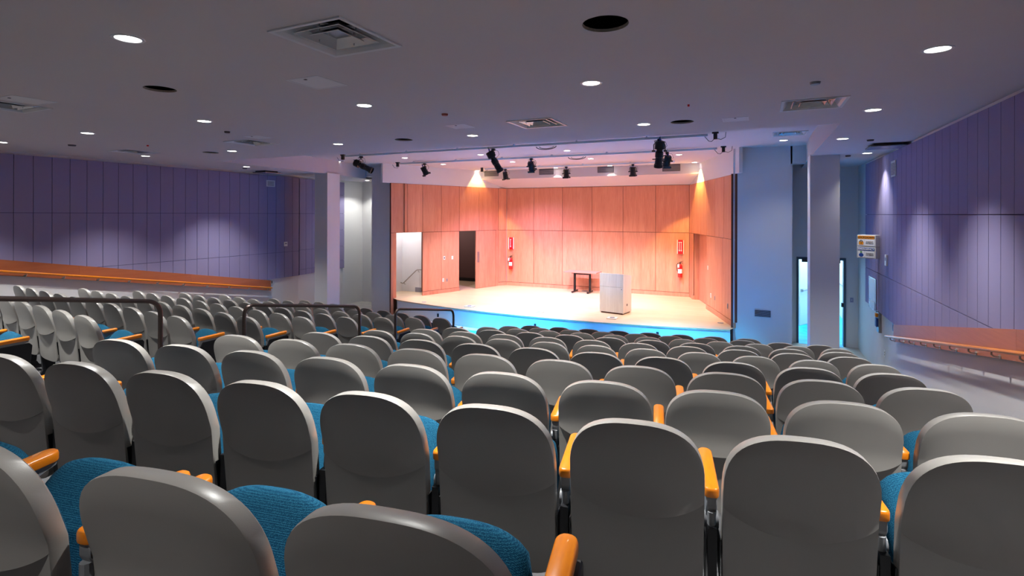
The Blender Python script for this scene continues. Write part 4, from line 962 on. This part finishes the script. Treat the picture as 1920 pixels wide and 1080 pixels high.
# ---------------------------------------------------------------- fire extinguishers and signs
def extinguisher(x, z, lab):
    t = thing('fire_extinguisher', lab, 'fire extinguisher', (x, BY-.09, z), 0)
    bm = bmesh.new(); pr = [(0, .066), (.01, .072), (.36, .072), (.40, .06), (.43, .03), (.45, .026)]; sg = 20
    rg = [[bm.verts.new((r*math.cos(2*math.pi*k/sg), r*math.sin(2*math.pi*k/sg), h)) for k in range(sg)] for h, r in pr]
    for a, b in zip(rg, rg[1:]):
        for k in range(sg): bm.faces.new((a[k], a[(k+1) % sg], b[(k+1) % sg], b[k]))
    bm.faces.new(rg[0][::-1]); bm.faces.new(rg[-1]); obj('cylinder', bm, M['red'], t, 50)
    bm = bmesh.new(); cyl(bm, 0, 0, .45, .49, .02, 12); box(bm, -.02, .06, -.012, .012, .485, .5); prism(bm, [(-.01, -.01, .5), (.10, -.01, .54), (.10, -.01, .55), (-.01, -.01, .52)], (0, .02, 0)); prism(bm, [(0, -.01, .49), (.095, -.01, .47), (.095, -.01, .48), (0, -.01, .5)], (0, .02, 0)); obj('valve', fixn(bm), M['black'], t)
    bm = bmesh.new(); tube(bm, [(-.02, 0, .475), (-.07, -.01, .47), (-.105, -.02, .42), (-.105, -.02, .3), (-.08, -.03, .2)], .011, 8); obj('hose', bm, M['black'], t)
    bm = bmesh.new()
    for k in range(10):
        a0, a1 = R(200+14*k), R(200+14*(k+1)); quadwall(bm, (.0735*math.cos(a0), .0735*math.sin(a0)), (.0735*math.cos(a1), .0735*math.sin(a1)), .14, .28)
    obj('label_sheet', bm, M['signwhite'], t)
    bm = bmesh.new(); box(bm, -.075, -.02, -.082, -.079, .33, .44); obj('inspection_tag', bm, M['signwhite'], t)
    bm = bmesh.new(); box(bm, -.03, .03, .05, .0915, .3, .42); obj('wall_hook', bm, M['black'], t)
def ext_sign(x, z, lab, arrows):
    t = thing('extinguisher_sign', lab, 'sign', (x, BY-.001, z), 0)
    w, h, d = .085, .46, .07
    bm = bmesh.new(); prism(bm, [(-w, 0, 0), (w, 0, 0), (w*.7, -d, 0), (-w*.7, -d, 0)], (0, 0, h)); obj('red_face', fixn(bm), M['sign_red'], t)
    bm = bmesh.new(); box(bm, -w-.022, -w, -.02, -.0, 0.0, h); box(bm, w, w+.022, -.02, -.0, 0.0, h); obj('white_edge', bm, M['signwhite'], t)
    bm = bmesh.new()
    for ax in arrows: 
        box(bm, ax-.008, ax+.008, -d-.003, -d-.0005, .12, .37); prism(bm, [(ax-.026, -d-.003, .13), (ax+.026, -d-.003, .13), (ax, -d-.003, .075)], (0, .0025, 0)); box(bm, ax-.024, ax+.024, -d-.003, -d-.0005, .375, .40)
    obj('arrow', fixn(bm), M['signwhite'], t)
ext_sign(-8.60, 1.89, 'red and white fire extinguisher arrow sign at the left of the stage back wall', (0.005,)); extinguisher(-8.58, 1.13, 'red fire extinguisher hung at the left of the stage back wall')
ext_sign(-2.33, 1.93, 'red and white two arrow extinguisher sign at the right of the back wall', (-.03, .03)); extinguisher(-2.33, 1.15, 'red fire extinguisher hung at the right of the stage back wall')
# ---------------------------------------------------------------- lectern
ang = math.atan2(-.12, .70)
t = thing('lectern', 'pale wood cabinet lectern standing near the front of the stage', 'lectern', (-3.31, 14.23, STAGE), ang)
Wd, Dp = .70, .58
bm = bmesh.new(); box(bm, -Wd+.03, -.03, .03, Dp-.03, 0, .04); obj('plinth', bm, M['wood_dark'], t)
bm = bmesh.new(); 
prism(bm, [(-.02, 0, .03), (-.02, Dp, .03), (-.02, Dp, 1.02), (-.02, 0, 1.115)], (.02, 0, 0)); obj('side_panel', fixn(bm), M['lectern'], t)
bm = bmesh.new(); prism(bm, [(-Wd, 0, .03), (-Wd, Dp, .03), (-Wd, Dp, 1.02), (-Wd, 0, 1.115)], (.02, 0, 0)); obj('side_panel', fixn(bm), M['lectern'], t)
obj('front_panel', bbox(-Wd+.021, -.021, .004, .022, .04, .738, .002), M['lectern'], t); obj('upper_panel', bbox(-Wd+.021, -.021, .004, .022, .744, 1.11, .002), M['lectern'], t)
bm = bmesh.new(); prism(bm, [(-Wd+.021, .023, 1.05), (-Wd+.021, Dp-.01, .96), (-Wd+.021, Dp-.01, .98), (-Wd+.021, .023, 1.07)], (Wd-.042, 0, 0)); obj('top_shelf', fixn(bm), M['lectern'], t)
bm = bmesh.new(); box(bm, -Wd+.021, -.021, Dp-.02, Dp, .04, .96); obj('back_panel', bm, M['lectern'], t)
bm = bmesh.new(); box(bm, -Wd-.05, -Wd-.001, .12, .5, .34, .93); obj('folded_shelf', bm, M['black'], t)
bm = bmesh.new(); tube(bm, [(-.05, .004, .69), (-.05, -.004, .69)], .011, 12); obj('lock', bm, M['black'], t)
bm = bmesh.new(); tube(bm, [(-.001, .27, .24), (.003, .27, .24)], .035, 18); obj('grommet', bm, M['black'], t)
# ---------------------------------------------------------------- table
t = thing('flip_table', 'small laminate table on black T legs against the stage back wall', 'table', (0, 0, 0))
obj('tabletop', bbox(-6.16, -4.98, 17.42, 18.1, STAGE+.705, STAGE+.738, .004), M['tabletop'], t)
for x in (-5.86, -5.30):
    bm = bmesh.new(); box(bm, x-.035, x+.035, 17.74, 17.80, STAGE+.04, STAGE+.70); box(bm, x-.03, x+.03, 17.46, 18.06, STAGE+.015, STAGE+.05); box(bm, x-.03, x+.03, 17.5, 18.0, STAGE+.68, STAGE+.705)
    for y in (17.5, 18.02): cyl(bm, x, y, STAGE+.0005, STAGE+.016, .02, 10)
    obj('leg', bm, M['black'], t)
bm = bmesh.new(); box(bm, -5.83, -5.33, 17.755, 17.785, STAGE+.62, STAGE+.67); obj('cross_bar', bm, M['black'], t)
# floor boxes
for px, py, kind, lab in ((1010.5, 585.5, 1, 'open wood lidded floor box near the middle of the stage edge'), (1148, 597, 1, 'wood lidded floor box in front of the lectern'), (880.5, 575, 1, 'wood lidded floor box on the left part of the stage edge'), (1351, 605.5, 0, 'flush round grey floor outlet at the right of the stage edge'), (795, 566.5, 0, 'flush round grey floor outlet at the left of the stage edge'), (1097, 546, 2, 'small grey plate on the stage floor under the table')):
    p = atz(px, py, STAGE)
    t = thing('floor_box', lab, 'floor outlet', (p.x, p.y, STAGE+.0015))
    if kind == 1:
        obj('lid', bbox(-.13, .13, -.12, .12, 0, .02, .003), M['lectern'], t)
        bm = bmesh.new(); cyl(bm, 0, 0, .0205, .032, .065, 20); obj('cover', bm, M['grille'], t)
    elif kind == 0:
        bm = bmesh.new(); cyl(bm, 0, 0, 0, .006, .075, 24); obj('cover', bm, M['grille'], t)
    else:
        obj('cover', bbox(-.1, .1, -.08, .08, 0, .02, .003), M['metalplate'], t)
# jacks in the stage face
for px, py, lab in ((821.5, 591, 'black jack on the blue stage face behind the guard rail'), (1004, 610, 'black jack at the middle of the blue stage face'), (1233, 626, 'black jack at the right of the blue stage face')):
    x = None
    for Yt in [13.0+.01*k for k in range(70)]:
        p = atY(px, py, Yt)
        if Yt >= lip(p.x)-.005: x = p; break
    t = thing('stage_jack', lab, 'outlet', (x.x, lip(x.x)-.002, x.z)); obj('plate', bbox(-.03, .03, -.014, -.001, -.05, .05, .003), M['black'], t)
    bm = bmesh.new(); cyl(bm, 0, 0, 0, .005, .012, 10); bmesh.ops.rotate(bm, matrix=Matrix.Rotation(R(90), 3, 'X'), verts=bm.verts); o = obj('socket', bm, M['vent_dark'], t); o.location = (0, -.0145, .02)
# ---------------------------------------------------------------- world, camera, colour
w = bpy.data.worlds.new('world'); scene.world = w; w.use_nodes = True
w.node_tree.nodes['Background'].inputs['Color'].default_value = (.01, .01, .012, 1); w.node_tree.nodes['Background'].inputs['Strength'].default_value = 1
cd = bpy.data.cameras.new('camera'); cam = bpy.data.objects.new('camera', cd); C.objects.link(cam); scene.camera = cam
cam.location = (0, 0, EZ); cd.sensor_width = 36; cd.lens = FPX/1920*36; cd.clip_start = .05; cd.clip_end = 200
cd.shift_y = -(540-Y0)/1920
cam.rotation_mode = 'QUATERNION'
fwd = Vector((Fw[0], Fw[1], 0)); q = fwd.to_track_quat('-Z', 'Y')
cam.rotation_quaternion = q @ Matrix.Rotation(ROLL, 3, 'Z').to_quaternion()
scene.view_settings.view_transform = 'Standard'; scene.view_settings.look = 'None'; scene.view_settings.exposure = .14; scene.view_settings.gamma = 1
